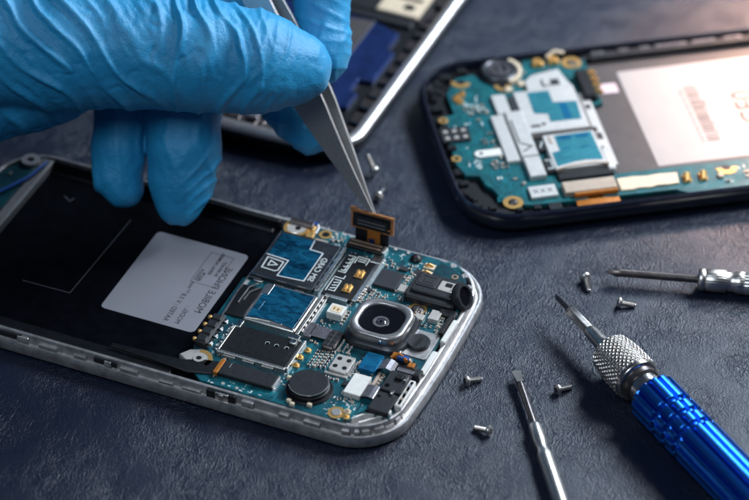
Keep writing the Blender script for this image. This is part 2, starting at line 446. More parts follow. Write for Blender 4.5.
cr_ = [(HL-RC+(RC-.165)*math.cos(-PI/2+PI/2*i/30), -HW+RC+(RC-.165)*math.sin(-PI/2+PI/2*i/30)) for i in range(31)]
rd = random.Random(12); i = 1
while i < 29:
    n = rd.choice((2, 3, 4)); ii = min(30, i+n)
    ou = [(HL-RC+(RC-.125)*math.cos(-PI/2+PI/2*k/30)+BU*.3, -HW+RC+(RC-.125)*math.sin(-PI/2+PI/2*k/30)) for k in range(i, ii+1)]
    iu = [(HL-RC+(RC-.215)*math.cos(-PI/2+PI/2*k/30)+BU*.3, -HW+RC+(RC-.215)*math.sin(-PI/2+PI/2*k/30)) for k in range(i, ii+1)]
    b = B(); b.prism(ou+iu[::-1], .3, rd.choice((.44, .5, .56)), .015); obj('corner_rib', b, 'silver', frame)
    i = ii+rd.choice((1, 2))
b = B()
b.box(2.05, 2.78, -3.405, -3.27, .345, .575, .01)
k = obj('side_key_recess', b, 'black', frame)
b = B(); b.rbox(2.28, 2.62, -3.42, -3.38, .40, .585, .015, .01); b.rbox(2.38, 2.5, -3.435, -3.41, .42, .55, .01, .01)
obj('side_key_contact', b, 'nickel', k)
# slit on the near side further left
b = B(); b.box(-.95, -.35, -3.36, -3.29, .40, .54, .01); b.box(-3.6, -2.9, -3.36, -3.29, .40, .53, .01)
obj('side_slot', b, 'charcoal', frame)

# back plate and battery tray
b = B(); b.prism(inset_poly(HL, HW, RC, .26, BU), .06, .30, 0)
obj('back_plate', b, 'black', p1)
b = B(); b.box(-5.42, 1.10, -2.80, 3.10, .295, .345, .0)
tray = obj('battery_tray', b, 'matte', p1)
b = B()
b.box(-5.42, 1.0, 3.08, 3.20, .30, .575, .02); b.box(-5.42, 1.0, -3.20, -2.92, .30, .56, .04); 
b.box(-5.42, .9, 2.86, 3.10, .30, .40, .04); b.box(-5.42, .9, -2.92, -2.72, .30, .42, .05)
obj('tray_wall', b, 'black', tray)
b = B(); b.box(-5.72, -5.43, -3.15, 3.15, .30, .57, .04)
obj('tray_end_wall', b, 'greyplastic', tray)
zf = .350
b = B(); b.strip([(-4.0, -1.27), (-2.70, -1.25), (-2.62, 1.93)], .022, zf-.004, zf); b.strip([(-4.62, 2.15), (-4.40, 2.02), (-4.36, 2.16)], .03, zf-.004, zf+.0005)
obj('printed_corner_line', b, 'greyribbon', tray)
# label
lb = B(); lb.rbox(-1.78, .76, -1.44, 1.80, .344, .352, .13, .003)
lab = obj('label_sticker', lb, 'label', p1, label='grey paper label with black lettering on the battery tray')
tz = .3545
def lab3(u0, v0):       # writing runs along +v and its tops point to +u, as in the photograph
    return lambda x, y: (u0+y, v0+x, tz)
b = B()
text_bm(b, 'MOBILE PHONE', .27, lab3(.42, -.72), .0)
text_bm(b, 'MODEL :', .185, lab3(.16, -1.28), .0)
text_bm(b, 'RATED : V 3.8', .185, lab3(-.14, -1.28), .0)
text_bm(b, 'max 500mA', .165, lab3(-.13, .06), .0)
text_bm(b, 'SERIAL NUMBER', .125, lab3(.10, .72), .002)
text_bm(b, '00/178', .125, lab3(-.03, .40), .002)
text_bm(b, 'IN 009.4/27', .125, lab3(.28, .72), .002)
b.strip([(-.06, -.13), (-.06, .03)], .012, tz-.001, tz)
b.strip([(-.02, -.13), (-.02, .03)], .012, tz-.001, tz)
obj('label_lettering', b, 'ink', lab)
b = B(); q = [(-.17, .32), (.45, .32), (.45, 1.55), (-.17, 1.55), (-.17, .32)]
b.strip(q, .012, tz-.001, tz)
obj('label_box_line', b, 'ink', lab)

# lower circuit board at the far left end
b = B(); b.prism([(-6.55, 2.0), (-6.2, 2.85), (-5.74, 3.18), (-5.74, -3.1), (-6.2, -2.9), (-6.6, -2.0)], .32, .56, .01)
sb = obj('charging_board', b, 'pcbd', p1)
b = B(); b.tube([(-6.3, .9, .63), (-6.05, 1.3, .66), (-5.85, 1.7, .66), (-5.62, 2.2, .66), (-5.5, 2.9, .66)], .042)
obj('antenna_cable', b, 'bluecable', sb)
b = B(); b.tube([(-6.5, .1, .6), (-6.4, .6, .63), (-6.3, .9, .63)], .035); obj('cable_plug', b, 'gold', sb)
b = B(); b.ring(-5.95, 2.85, .56, .66, .1, .24, 24); obj('screw_boss', b, 'silver', sb)
for (u, v) in ((-6.2, 2.2), (-6.35, 1.6), (-6.2, .2), (-6.1, -.5), (-6.2, -1.2)): capacitor(sb, u, v, .56, .09, .05, .04, 1.2)

# board
OFF = (.087, -.205, .18)
BZ = .42
bd = B()
outl = [(1.11, 3.42), (1.10, .95), (1.02, .9), (1.02, -1.9), (1.35, -2.7), (1.7, -2.98), (3.6, -3.0), (5.0, -3.02), (5.50, -2.88), (5.62, -2.55), (5.7, -2.5), (6.35, -2.5), (6.38, -.8), (6.42, 1.6), (6.3, 2.55), (6.1, 2.98), (5.7, 3.28), (5.2, 3.44)]
bd.prism(outl, .335, BZ, .008)
board = obj('circuit_board', bd, 'pcb', p1, OFF)
def add(name, b, mats, parent=None, angle=32, label=None):
    if parent is None: return obj(name, b, mats, p1, OFF, angle, label)
    return obj(name, b, mats, parent, None, angle, label)
traces(board, [(3.0, 5.9, 2.75, 3.4), (2.1, 3.0, 2.9, 3.4), (3.9, 5.0, -.9, 1.6), (4.7, 5.6, -3.0, -2.2), (1.7, 4.0, -3.0, -2.7), (5.2, 6.3, .8, 1.7), (4.4, 5.1, 1.6, 3.3), (3.3, 4.1, -2.0, -.5)], BZ, 130, 11)
b = B(); b.prism([(5.12, 2.72), (6.05, 2.62), (6.22, 2.55), (6.05, 2.95), (5.68, 3.22), (5.3, 3.34)], BZ-.01, BZ+.012, .004)
obj('bare_ground_area', b, 'pcbd', board)
b = B(); b.ring(5.83, 2.92, BZ+.012, BZ+.03, .05, .09, 18); obj('via_ring', b, 'tan', board)

# shields
def film_poly(parent, pts, z, m='film', name='blue_film', t_=.006):
    b = B(); b.prism(pts, z-.004, z+t_, .002); return obj(name, b, m, parent)
b = B(); b.rbox(1.18, 2.84, .98, 2.80, BZ, .55, .06, .02); b.box(1.12, 1.5, .92, 1.25, BZ, .50, .02)
shA = add('metal_shield', b, 'dkshield', label='upper dark metal shield with blue film and SIM CARD lettering')
fa = film_poly(shA, [(1.26, 2.74), (2.12, 2.74), (2.15, 2.40), (2.50, 2.38), (2.50, 1.22), (1.84, 1.16), (1.86, 1.80), (1.26, 1.84)], .55)
b = B(); b.strip([(2.13, 2.75), (2.165, 2.39), (2.52, 2.37), (2.52, 1.20), (1.83, 1.14), (1.845, 1.78), (1.25, 1.82)], .03, .55, .559)
b.strip([(1.32, 1.72), (1.76, 1.68), (1.76, 1.34), (1.70, 1.28), (1.34, 1.30), (1.32, 1.72)], .03, .55, .559)
b.strip([(1.45, 1.42), (1.66, 1.52), (1.45, 1.62), (1.45, 1.42)], .028, .55, .559)
text_bm(b, 'SIM CARD', .215, lambda x, y: (2.585+y, 1.25+x, .5585), .003)
obj('shield_lettering', b, 'silk', shA)
b = B(); b.strip([(1.19, .99), (2.83, .99), (2.83, 2.79), (1.19, 2.79), (1.19, .99)], .028, .545, .5535); obj('shield_edge', b, 'chrome', shA)
b = B(); b.box(2.90, 3.00, .98, 2.72, BZ, .57, .012); b.box(2.905, 2.995, 2.55, 2.80, .57, .60, .01)
for i in range(6): b.box(2.86, 2.90, 1.1+i*.28, 1.22+i*.28, BZ, .54, .01)
add('shield_rail', b, 'chrome')
b = B()
for i in range(3): b.rbox(1.3+i*.55, 1.55+i*.55, .86, .95, BZ, .47, .03, .01)
obj('shield_clip', b, 'nickel', shA)
# card reader panel with two gold contacts
b = B(); b.box(3.06, 3.86, 1.02, 2.74, BZ, .50, .012)
cpn = add('card_reader_panel', b, 'black')
b = B(); b.box(3.875, 3.99, 1.02, 2.55, BZ, .535, .015); b.box(3.70, 3.99, 2.56, 2.86, BZ, .54, .015); b.box(3.2, 3.8, .90, 1.0, BZ, .56, .015)
obj('panel_rail', b, 'chrome', cpn)
zz = .50
b = B()
def zig(pts, w=.024): b.strip(pts, w, zz-.002, zz+.006)
zig([(3.12, 2.62), (3.30, 2.62), (3.30, 1.95), (3.12, 1.95)])
for i in range(4): zig([(3.17, 2.02+i*.15), (3.25, 2.02+i*.15), (3.25, 2.10+i*.15)], .03)
zig([(3.36, 2.40), (3.36, 2.66), (3.66, 2.66), (3.66, 2.42)]); zig([(3.42, 2.5), (3.6, 2.5)], .03); zig([(3.42, 2.58), (3.6, 2.58)], .03)
zig([(3.12, 1.72), (3.36, 1.72), (3.36, 1.84)]); zig([(3.12, 1.16), (3.12, 1.66)]); zig([(3.18, 1.2), (3.34, 1.2), (3.34, 1.62), (3.18, 1.62)])
for i in range(3): zig([(3.2, 1.28+i*.11), (3.3, 1.32+i*.11)], .03)
obj('panel_markings', b, 'silk', cpn)
def gold_contact(u, v, z, parent):
    b = B(); b.box(u-.11, u+.11, v-.13, v+.13, z, z+.03, .008); b.box(u-.09, u-.01, v-.10, v+.06, z+.03, z+.07, .012); b.box(u+.01, u+.09, v-.06, v+.11, z+.03, z+.075, .012)
    b.tube([(u-.05, v-.12, z+.05), (u-.05, v, z+.10), (u-.05, v+.10, z+.05)], .03, 6); b.tube([(u+.05, v-.10, z+.05), (u+.05, v, z+.105), (u+.05, v+.12, z+.05)], .03, 6)
    return obj('gold_contact', b, 'gold', parent)
gold_contact(3.66, 2.02, zz, cpn); gold_contact(3.60, 1.40, zz, cpn)
# second shield
b = B(); b.rbox(1.72, 3.10, -.66, .80, BZ, .565, .06, .02)
shB = add('metal_shield', b, 'nickel', label='lower metal shield with mottled blue film and curved front lip')
film_poly(shB, [(1.80, -.56), (2.4, -.50), (3.02, -.56), (3.02, .74), (1.94, .74), (1.94, .38), (1.80, .36)], .565)
b = B(); b.strip([(1.80, -.60), (2.1, -.54), (2.4, -.52), (2.7, -.54), (3.04, -.60)], .04, .50, .585); b.strip([(3.06, -.6), (3.06, .77)], .035, .55, .58); b.strip([(1.92, .77), (1.92, .38), (1.78, .36)], .025, .56, .578)
b.strip([(1.95, -.22), (1.96, .10)], .03, .56, .579)
obj('shield_lip', b, 'chrome', shB)
b = B(); b.box(1.66, 1.80, -.95, -.66, BZ, .52, .02); b.box(3.02, 3.3, -.86, -.70, BZ, .54, .02); b.rbox(3.12, 3.3, -1.05, -.88, BZ, .56, .03, .02)
obj('shield_clip', b, 'chrome', shB)
b = B(); b.box(3.12, 3.20, -.66, .95, BZ, .53, .012); b.box(3.24, 3.30, -.5, .9, BZ, .50, .012)
for i in range(7): b.box(3.20, 3.24, -.5+i*.2, -.4+i*.2, BZ, .52, .008)
add('shield_rail', b, 'nickel')
b = B()
b.box(1.15, 1.68, -.55, .62, BZ, .485, .02); add('foil_flap', b, 'black')
b = B(); b.strip([(1.2, -.7), (1.14, .3), (1.16, 1.0)], .04, BZ, .50); add('tray_lip', b, 'nickel')
b = B(); b.tube([(1.42, .05, .49), (1.46, .35, .52), (1.62, .62, .50)], .025, 6); b.tube([(1.34, -.1, .49), (1.37, .5, .53), (1.5, .75, .50)], .022, 6); add('shield_spring', b, 'nickel')
# black card tray with three holes
b = B(); b.rbox(1.70, 3.40, -1.86, -.84, BZ, .50, .05, .015)
slot = add('card_tray', b, 'black')
film_poly(slot, [(1.82, -1.74), (3.30, -1.74), (3.30, -.98), (1.82, -.98)], .50, 'black', 'dark_film', .004)
b = B()
for (u, v) in ((2.65, -1.22), (2.89, -1.22), (3.15, -1.21)): b.cyl(u, v, .50, .508, .055, 20, 0)
obj('pin_hole', b, 'silk', slot)
b2 = B()
for (u, v) in ((2.655, -1.228), (2.895, -1.228), (3.155, -1.218)): b2.cyl(u, v, .506, .511, .047, 20, 0)
obj('pin_hole_core', b2, 'matte', slot)
b = B(); b.box(1.66, 3.42, -1.97, -1.885, BZ, .535, .012); b.box(3.42, 3.48, -1.9, -.8, BZ, .53, .012); b.box(1.64, 1.69, -1.9, -.95, BZ, .535, .012)
for i in range(3): b.box(1.85+i*.5, 2.15+i*.5, -2.02, -1.975, BZ, .50, .008)
obj('tray_rail', b, 'nickel', slot)
# black connector bar with orange stripe and flex
b = B(); b.box(2.02, 3.42, -2.68, -2.20, BZ, .54, .02)
bar = add('board_connector', b, 'charcoal', label='long black connector bar with an orange stripe')
b = B(); b.box(1.90, 2.015, -2.70, -2.19, BZ, .545, .01); obj('orange_stripe', b, 'copper', bar)
b = B(); b.box(3.425, 3.45, -2.66, -2.22, BZ, .53, .006); b.box(2.2, 2.215, -2.42, -2.26, .54, .545, 0); obj('connector_edge', b, 'silver', bar)
b = B(); b.prism([(1.88, -2.22), (1.88, -2.70), (1.3, -2.86), (.3, -2.78), (-.8, -2.74), (-.8, -2.60), (.2, -2.56), (1.0, -2.50), (1.5, -2.30)], BZ, .475, .02)
obj('flex_ribbon', b, 'black', bar)
# mounts
b = B(); b.prism([(1.02, -2.1), (1.30, -1.98), (1.62, -2.2), (1.5, -2.52), (1.1, -2.5), (.85, -2.35)], BZ-.1, .47, .02); b.ring(1.36, -2.33, .47, .49, .07, .14, 20)
mt = add('mounting_lug', b, 'tin')
b = B(); b.ring(1.36, -2.33, BZ, .475, .22, .33, 22, -.6, 1.9); obj('gold_pad', b, 'gold', mt)
b = B(); b.cyl(1.36, -2.33, .46, .485, .065, 18, 0); obj('lug_hole', b, 'black', mt)
b = B(); b.prism([(1.14, 3.38), (1.16, 3.02), (1.34, 2.9), (1.6, 2.95), (1.74, 3.12), (1.7, 3.40)], BZ-.1, .48, .02)
mt = add('mounting_lug', b, 'tin')
b = B(); b.ring(1.46, 3.14, .44, .484, .24, .33, 26, PI*.85, PI*2.1); obj('gold_pad', b, 'gold', mt)
b = B(); b.cyl(1.50, 3.14, .47, .487, .075, 18, 0); obj('lug_hole', b, 'black', mt)
b = B(); b.box(1.2, 1.86, 3.24, 3.44, BZ, .56, .04); add('antenna_spring_block', b, 'darksteel')
gold_ring_hole(board, 2.22, 3.22, BZ, .10, .17)
gold_ring_hole(board, 5.13, -2.78, BZ, .10, .205)
b = B(); b.ring(5.13, -2.78, BZ+.02, BZ+.035, .075, .115, 24); b.cyl(5.13, -2.78, BZ, BZ+.028, .075, 20, 0); obj('screw_boss', b, 'silver', board)
b = B(); b.tube([(1.80, 3.44, .50), (1.93, 3.40, .52)], .055); cb = add('antenna_cable', b, 'bluecable')
b = B(); b.tube([(1.93, 3.40, .52), (1.99, 3.32, .50), (1.98, 3.12, .46)], .03); obj('cable_core', b, 'white', cb)
b = B(); b.box(1.78, 1.98, 2.95, 3.2, BZ, .48, .02); b.box(1.84, 1.92, 3.16, 3.34, .46, .53, .02); add('antenna_contact', b, 'gold')
b = B(); b.box(2.05, 2.4, 2.84, 2.98, BZ, .46, .012); add('ground_pad', b, 'beige')
# battery connector : four pins
b = B(); b.rbox(1.04, 1.36, -1.92, -.78, BZ, .62, .05, .04)
for i in range(4): b.box(1.08, 1.32, -1.88+i*.28, -1.70+i*.28, .615, .66, .025)
bc = add('battery_connector', b, 'charcoal')
for i in range(4):
    v = -1.80+i*.29
    b = B(); b.rbox(1.36, 1.47, v-.06, v+.06, .50, .60, .03, .025); b.rbox(1.50, 1.62, v-.05, v+.07, BZ, .47, .03, .02); obj('contact_pin', b, 'chrome', bc)
    b = B(); b.rbox(.95, 1.04, v-.05, v+.05, .52, .60, .03, .02); obj('spring_contact', b, 'gold', bc)
# round black motor
b = B(); b.cyl(4.22, -2.28, BZ, .47, .57, 40, .02); b.lathe([(.50, .45), (.50, .53), (.47, .545)], (4.20, -2.27, 0), (0, 0, 1), 40)
mo = add('vibration_motor', b, 'black')
b = B(); b.lathe([(.475, .50), (.475, .60), (.45, .63), (0.02, .63)], (4.19, -2.25, 0), (0, 0, 1), 44); obj('motor_cap', b, 'charcoal', mo)
b = B(); b.ring(4.19, -2.25, .605, .622, .462, .482, 44, -2.6, .6); obj('cap_edge', b, 'nickel', mo)
for (u, v) in ((3.95, -2.85), (4.45, -2.80), (3.62, -2.1), (4.06, -2.93)):
    b = B(); b.rbox(u-.06, u+.06, v-.05, v+.05, BZ, .50, .03, .02); obj('solder_tab', b, 'cream', mo)
# camera module
cx, cy = 4.97, .33
def rr_loop(h, r, z, n=9): return [(p[0], p[1], z) for p in rrect(cx, cy, h, h, r, n)]
b = B(); b.quadring([rr_loop(.80, .42, BZ), rr_loop(.80, .42, .52), rr_loop(.77, .42, .57), rr_loop(.70, .42, .62), rr_loop(.69, .42, .66)])
cm = add('camera_module', b, 'dkshield', angle=50)
b = B(); b.quadring([rr_loop(.69, .42, .62), rr_loop(.705, .43, .68), rr_loop(.70, .43, .80), rr_loop(.675, .42, .845), rr_loop(.64, .40, .858), rr_loop(.56, .42, .850), rr_loop(.53, .41, .82), rr_loop(.52, .40, .76)], cap0=False, cap1=False)
obj('camera_ring', b, 'gunmetal', cm, angle=55)
b = B(); b.prism([(p[0], p[1]) for p in rrect(cx, cy, .535, .535, .415, 9)], .70, .800, .0); obj('camera_glass', b, 'glass', cm)
b = B(); b.ring(4.98, .25, .795, .812, .135, .20, 36); obj('lens_ring', b, 'greyribbon', cm)
b = B(); b.lathe([(.134, .797), (.115, .812), (.07, .820), (.02, .824)], (4.98, .25, 0), (0, 0, 1), 28); obj('lens', b, 'lens', cm)
b = B(); b.cyl(4.98, .25, .818, .828, .035, 16, .003); obj('lens_pupil', b, 'matte', cm)
b = B(); b.rbox(5.18, 5.26, -.40, -.33, .70, .78, .02, .01); obj('ring_notch', b, 'chrome', cm)
# LED
b = B(); b.rbox(3.52, 3.92, .28, .66, BZ, .62, .03, .02); ld = add('flash_led', b, 'white')
b = B(); b.rbox(3.58, 3.87, .34, .60, .618, .628, .06, .004); obj('led_lens', b, 'cream', ld)
b = B(); b.box(3.64, 3.69, .42, .52, .626, .634, .002); b.box(3.74, 3.80, .4, .5, .626, .634, .002); obj('led_die', b, 'gold', ld)
# dark flex connector
b = B(); b.rbox(3.88, 4.22, -.86, -.18, BZ, .56, .08, .02); fc = add('flex_connector', b, 'darksteel')
b = B()
for i in range(4):
    for j in range(2): b.box(3.92+j*.14, 4.04+j*.14, -.80+i*.155, -.68+i*.155, .556, .575, .01)
obj('connector_texture', b, 'charcoal', fc)
b = B(); b.box(3.45, 3.88, -.56, -.16, .50, .53, .01); b.box(3.3, 3.5, -.62, -.1, BZ, .53, .02); obj('grey_flex', b, 'greyribbon', fc)
# mic can with four holes
b = B(); b.rbox(4.36, 4.84, -1.52, -.92, BZ, .53, .06, .015); mc = add('microphone_can', b, 'tin')
b = B()
for (u, v) in ((4.48, -1.08), (4.72, -1.08), (4.48, -1.36), (4.72, -1.36)): b.cyl(u, v, .52, .534, .062, 20, 0)
obj('can_hole', b, 'black', mc)
b = B(); b.box(4.30, 4.88, -1.60, -1.53, BZ, .47, .01); obj('can_foot', b, 'tin', mc)
# blue pad connector, white pad connector with their grey ribbons
b = B(); b.rbox(5.00, 5.44, -1.22, -.60, BZ, .56, .03, .012); bp_ = add('pad_connector', b, 'bluepad', label='blue foil pad connector beside the microphone can')
b = B()
def ribbon(bb, pts, w0, w1, t_=.02):
    """curved strip: pts are (u, z) ; v range w0..w1"""
    for i in range(len(pts)-1):
        (a, za), (c, zc) = pts[i], pts[i+1]
        lo = [(a, w0, za), (c, w0, zc), (c, w1, zc), (a, w1, za)]
        bb.quadring([[(x, y, z-t_) for x, y, z in lo], lo])
ribbon(b, [(5.44, .53), (5.55, .60), (5.66, .63), (5.76, .60), (5.84, .53)], -1.08, -.72); obj('grey_flex', b, 'greyribbon', bp_)
b = B(); b.rbox(5.03, 5.46, -2.17, -1.43, BZ, .56, .03, .012); wp = add('pad_connector', b, 'white', label='white pad connector with a grey ribbon')
b = B(); ribbon(b, [(5.46, .53), (5.55, .56), (5.66, .575), (5.76, .56), (5.86, .50)], -2.12, -1.68); obj('grey_flex', b, 'greyribbon', wp)
b = B(); b.box(5.5, 5.58, -1.62, -1.1, BZ, .47, .01)
for i in range(5): b.box(5.6, 5.66, -1.6+i*.11, -1.54+i*.11, BZ, .46, .005)
add('contact_row', b, 'beige')
# black bracket near the corner
b = B(); b.rbox(5.80, 6.34, -1.78, -1.06, BZ-.1, .62, .05, .02); b.rbox(5.78, 6.30, -2.48, -1.80, BZ-.1, .57, .05, .02)
br = add('side_bracket', b, 'charcoal')
b = B(); b.cyl(5.93, -1.62, .61, .628, .06, 18, 0); b.cyl(5.88, -2.0, .56, .577, .04, 18, 0); obj('bracket_hole', b, 'matte', br)
b = B(); b.box(6.02, 6.20, -1.36, -1.18, .615, .70, .02); obj('bracket_catch', b, 'black', br)
b = B(); b.box(6.24, 6.3, -1.36, -1.16, .615, .69, .01); obj('bracket_clip', b, 'chrome', br); b = B(); b.rbox(6.08, 6.18, -1.86, -1.74, .57, .64, .03, .02); obj('bracket_clip', b, 'chrome', br)
b = B(); b.box(6.36, 6.46, -2.1, -1.2, BZ, .56, .015); obj('bracket_board', b, 'pcb', br)
b = B(); b.box(6.33, 6.50, -1.02, -.78, BZ, .62, .03); obj('bracket_cap', b, 'charcoal', br)
for i in range(3): capacitor(br, 6.41, -1.9+i*.25, .56, .07, .05, .05, 1.57, ['copper', 'tan', 'bluecable'][i])
# coil piece
b = B(); b.rbox(5.56, 6.26, -.76, -.50, BZ, .50, .06, .02); cl = add('coil_assembly', b, 'black')
b = B(); b.tube([(5.6, -.6, .54), (5.75, -.46, .60), (5.9, -.5, .56), (6.0, -.62, .58)], .05, 8); b.box(5.58, 5.72, -.56, -.38, .5, .58, .02); b.box(6.06, 6.22, -.72, -.56, .50, .56, .02); obj('copper_foil', b, 'copper', cl)
b = B(); b.box(5.74, 6.0, -.56, -.44, .5, .61, .02); obj('blue_body', b, 'bluecable', cl)
b = B(); b.rbox(5.70, 5.80, -.42, -.32, .5, .64, .04, .03); b.rbox(6.02, 6.1, -.56, -.46, .5, .62, .03, .03); obj('solder_bead', b, 'chrome', cl)
b = B(); b.box(5.9, 6.35, -.98, -.86, BZ, .60, .03); obj('gasket_bar', b, 'greyribbon', cl)
# second round disc on its silver plate
b = B(); b.rbox(5.66, 6.34, -.25, .72, BZ, .46, .05, .01); dp = add('backing_plate', b, 'silver')
b = B(); b.cyl(5.97, .22, .46, .56, .29, 36, .03); obj('round_gasket', b, 'charcoal', dp)
b = B(); b.prism([(5.90, .02), (6.0, .0), (6.06, .3), (5.98, .42)], .556, .5625, 0); obj('gasket_flap', b, 'black', dp)
# headphone jack
b = B(); b.rbox(4.98, 6.30, 1.60, 2.62, BZ, .64, .10, .05); b.rbox(5.10, 6.20, 1.78, 2.52, .60, .72, .06, .03)
jk = add('headphone_jack', b, 'charcoal')
b = B(); b.rbox(5.16, 5.66, 1.98, 2.42, .715, .745, .03, .012); b.strip([(5.22, 2.05), (5.22, 2.36), (5.6, 2.36), (5.6, 2.05), (5.22, 2.05)], .03, .74, .755); obj('jack_cover', b, 'chip', jk)
b = B()
for i in range(4): b.box(5.30+i*.07, 5.34+i*.07, 2.12, 2.28, .744, .757, .003)
obj('embossed_mark', b, 'charcoal', jk)
b = B(); b.rbox(5.72, 6.14, 2.00, 2.36, .71, .735, .03, .01); obj('jack_contact', b, 'tin', jk)
b = B(); b.rbox(5.86, 6.04, 2.16, 2.30, .73, .75, .03, .006); obj('jack_window', b, 'black', jk)
b = B(); b.lathe([(.30, 0), (.345, .04), (.35, .16), (.32, .21), (.25, .215), (.23, .17), (.23, .08)], (6.26, 2.08, .56), (.86, 0, .5), 36); obj('jack_collar', b, 'charcoal', jk, angle=40)
b = B(); b.lathe([(.245, .0), (.245, .16), (.02, .165)], (6.26, 2.08, .56), (.86, 0, .5), 28); obj('jack_bore', b, 'matte', jk)
b = B(); b.box(6.0, 6.42, 1.36, 1.60, BZ, .56, .03); b.box(6.28, 6.40, .70, 1.40, BZ, .58, .03); obj('jack_foot', b, 'black', jk)
# main chip
b = B(); b.box(4.08, 4.68, 1.84, 2.50, BZ, .50, .015); add('memory_chip', b, 'chip')
b = B(); b.box(4.72, 4.92, 1.86, 2.12, BZ, .50, .015); add('crystal_can', b, 'tin')
gold_ring_hole(board, 5.45, 1.42, BZ, .17, .235, True, 'board_screw')
b = B(); b.box(5.50, 5.74, 1.02, 1.22, BZ, .52, .012); add('crystal_can', b, 'tin')
b = B(); b.box(5.84, 6.10, 1.10, 1.44, BZ, .56, .012); add('crystal_can', b, 'tin')
for (u, v) in ((5.10, 3.06), (5.12, 2.78)):
    b = B(); b.box(u-.14, u+.14, v-.10, v+.10, BZ, .455, .01); sp_ = add('antenna_spring', b, 'cream')
    b = B(); b.box(u-.06, u+.06, v-.05, v+.05, .455, .475, .01); b.tube([(u-.11, v-.02, .46), (u, v, .52), (u+.1, v+.02, .46)], .025, 6); obj('spring_leaf', b, 'gold', sp_)
b = B(); b.lathe([(.15, BZ), (.15, .47), (.11, .52), (.05, .545), (.01, .55)], (4.68, 3.20, 0), (0, 0, 1), 24); pb = add('proximity_sensor', b, 'black')
b = B(); b.cyl(4.67, 3.16, .53, .556, .04, 12, .005); obj('sensor_lens', b, 'redglass', pb)
# display connector receptacle
b = B(); b.rbox(2.86, 3.86, 2.98, 3.32, BZ, .50, .03, .012); lc = add('display_connector', b, 'black')
b = B(); b.box(2.93, 3.76, 3.19, 3.24, .495, .53, .006); b.box(2.93, 3.76, 3.06, 3.11, .495, .53, .006); obj('connector_contacts', b, 'tan', lc)
b = B(); b.rbox(3.80, 3.90, 3.02, 3.28, BZ, .52, .03, .01); obj('connector_end', b, 'nickel', lc)
# lifted ribbon connector
fx = B()
def vplate(bb, u0, u1, z0, z1, v, t_, lean=0., mi=0, r=0.):
    bb.quadring([[(u0, v-t_/2, z0), (u1, v-t_/2, z0), (u1, v+t_/2, z0), (u0, v+t_/2, z0)], [(u0, v-t_/2+lean, z1), (u1, v-t_/2+lean, z1), (u1, v+t_/2+lean, z1), (u0, v+t_/2+lean, z1)]], mi=mi)
FV = 3.34
vplate(fx, 2.98, 3.88, .44, .86, FV, .03, .02)
flex = add('display_flex', fx, 'black')
b = B(); vplate(b, 3.32, 3.66, .46, 1.02, FV-.028, .02, .02); obj('copper_window', b, 'copper', flex)
b = B(); vplate(b, 3.36, 3.52, .50, .62, FV-.045, .01); obj('ribbon_mark', b, 'violet', flex)
b = B(); vplate(b, 2.86, 4.00, .84, 1.36, FV+.02, .06, .04); vplate(b, 2.84, 3.02, 1.30, 1.42, FV+.045, .065, .0); vplate(b, 3.2, 3.95, .98, 1.02, FV-.01, .04)
obj('flex_stiffener', b, 'stiff', flex)
b = B(); vplate(b, 2.92, 3.93, .90, 1.30, FV-.018, .03, .035); obj('connector_face', b, 'black', flex)
b = B(); vplate(b, 3.04, 3.86, 1.00, 1.22, FV-.05, .05, .015); pl = obj('connector_plug', b, 'charcoal', flex)
b = B(); vplate(b, 3.08, 3.82, 1.14, 1.17, FV-.085, .02, .003); vplate(b, 3.08, 3.82, 1.04, 1.07, FV-.09, .02, .003); obj('plug_contacts', b, 'greyribbon', flex)
# small parts on the board
spots = []
def row(u0, v0, n, du, dv, a, w=.085, d=.05):
    for i in range(n): spots.append((u0+du*i, v0+dv*i, a, w, d))
for k in range(4): row(3.86+.12*k, -1.50+.03*k, 6, .0, .115, 0)
for k in range(3): row(4.28+.13*k, -.72, 4, 0, .12, 1.57)
row(4.02, 1.14, 7, .005, .095, 0); row(4.2, 1.26, 5, .0, .1, 0); row(4.36, 1.30, 4, 0, .1, 0); row(4.5, 1.38, 3, .02, .12, 0)
row(4.78, 2.22, 5, .02, .1, 0); row(5.14, 1.18, 4, .1, 0, 1.57); row(5.56, 1.32, 3, .11, .03, 0); row(6.16, 1.0, 4, 0, .11, 0)
row(4.90, -.98, 5, .0, -.12, 1.57); row(3.52, .95, 4, .12, .0, 1.57); row(3.96, .2, 5, .0, .12, 0); row(4.30, -1.72, 4, .13, 0, 0)
row(2.46, 3.05, 3, .12, .04, 0); row(2.5, 3.28, 3, .11, .0, 1.57); row(4.10, 2.68, 5, .15, .02, 0); row(3.62, -2.62, 3, .0, -.13, 0)
rd = random.Random(21)
for i, (u, v, a, w, d) in enumerate(spots[:100]):
    capacitor(board, u, v, BZ, w*rd.uniform(.8, 1.2), d*rd.uniform(.8, 1.2), rd.choice((.03, .04, .055)), a, rd.choice(('tan', 'tan', 'charcoal', 'beige', 'chip')))
rd = random.Random(77)
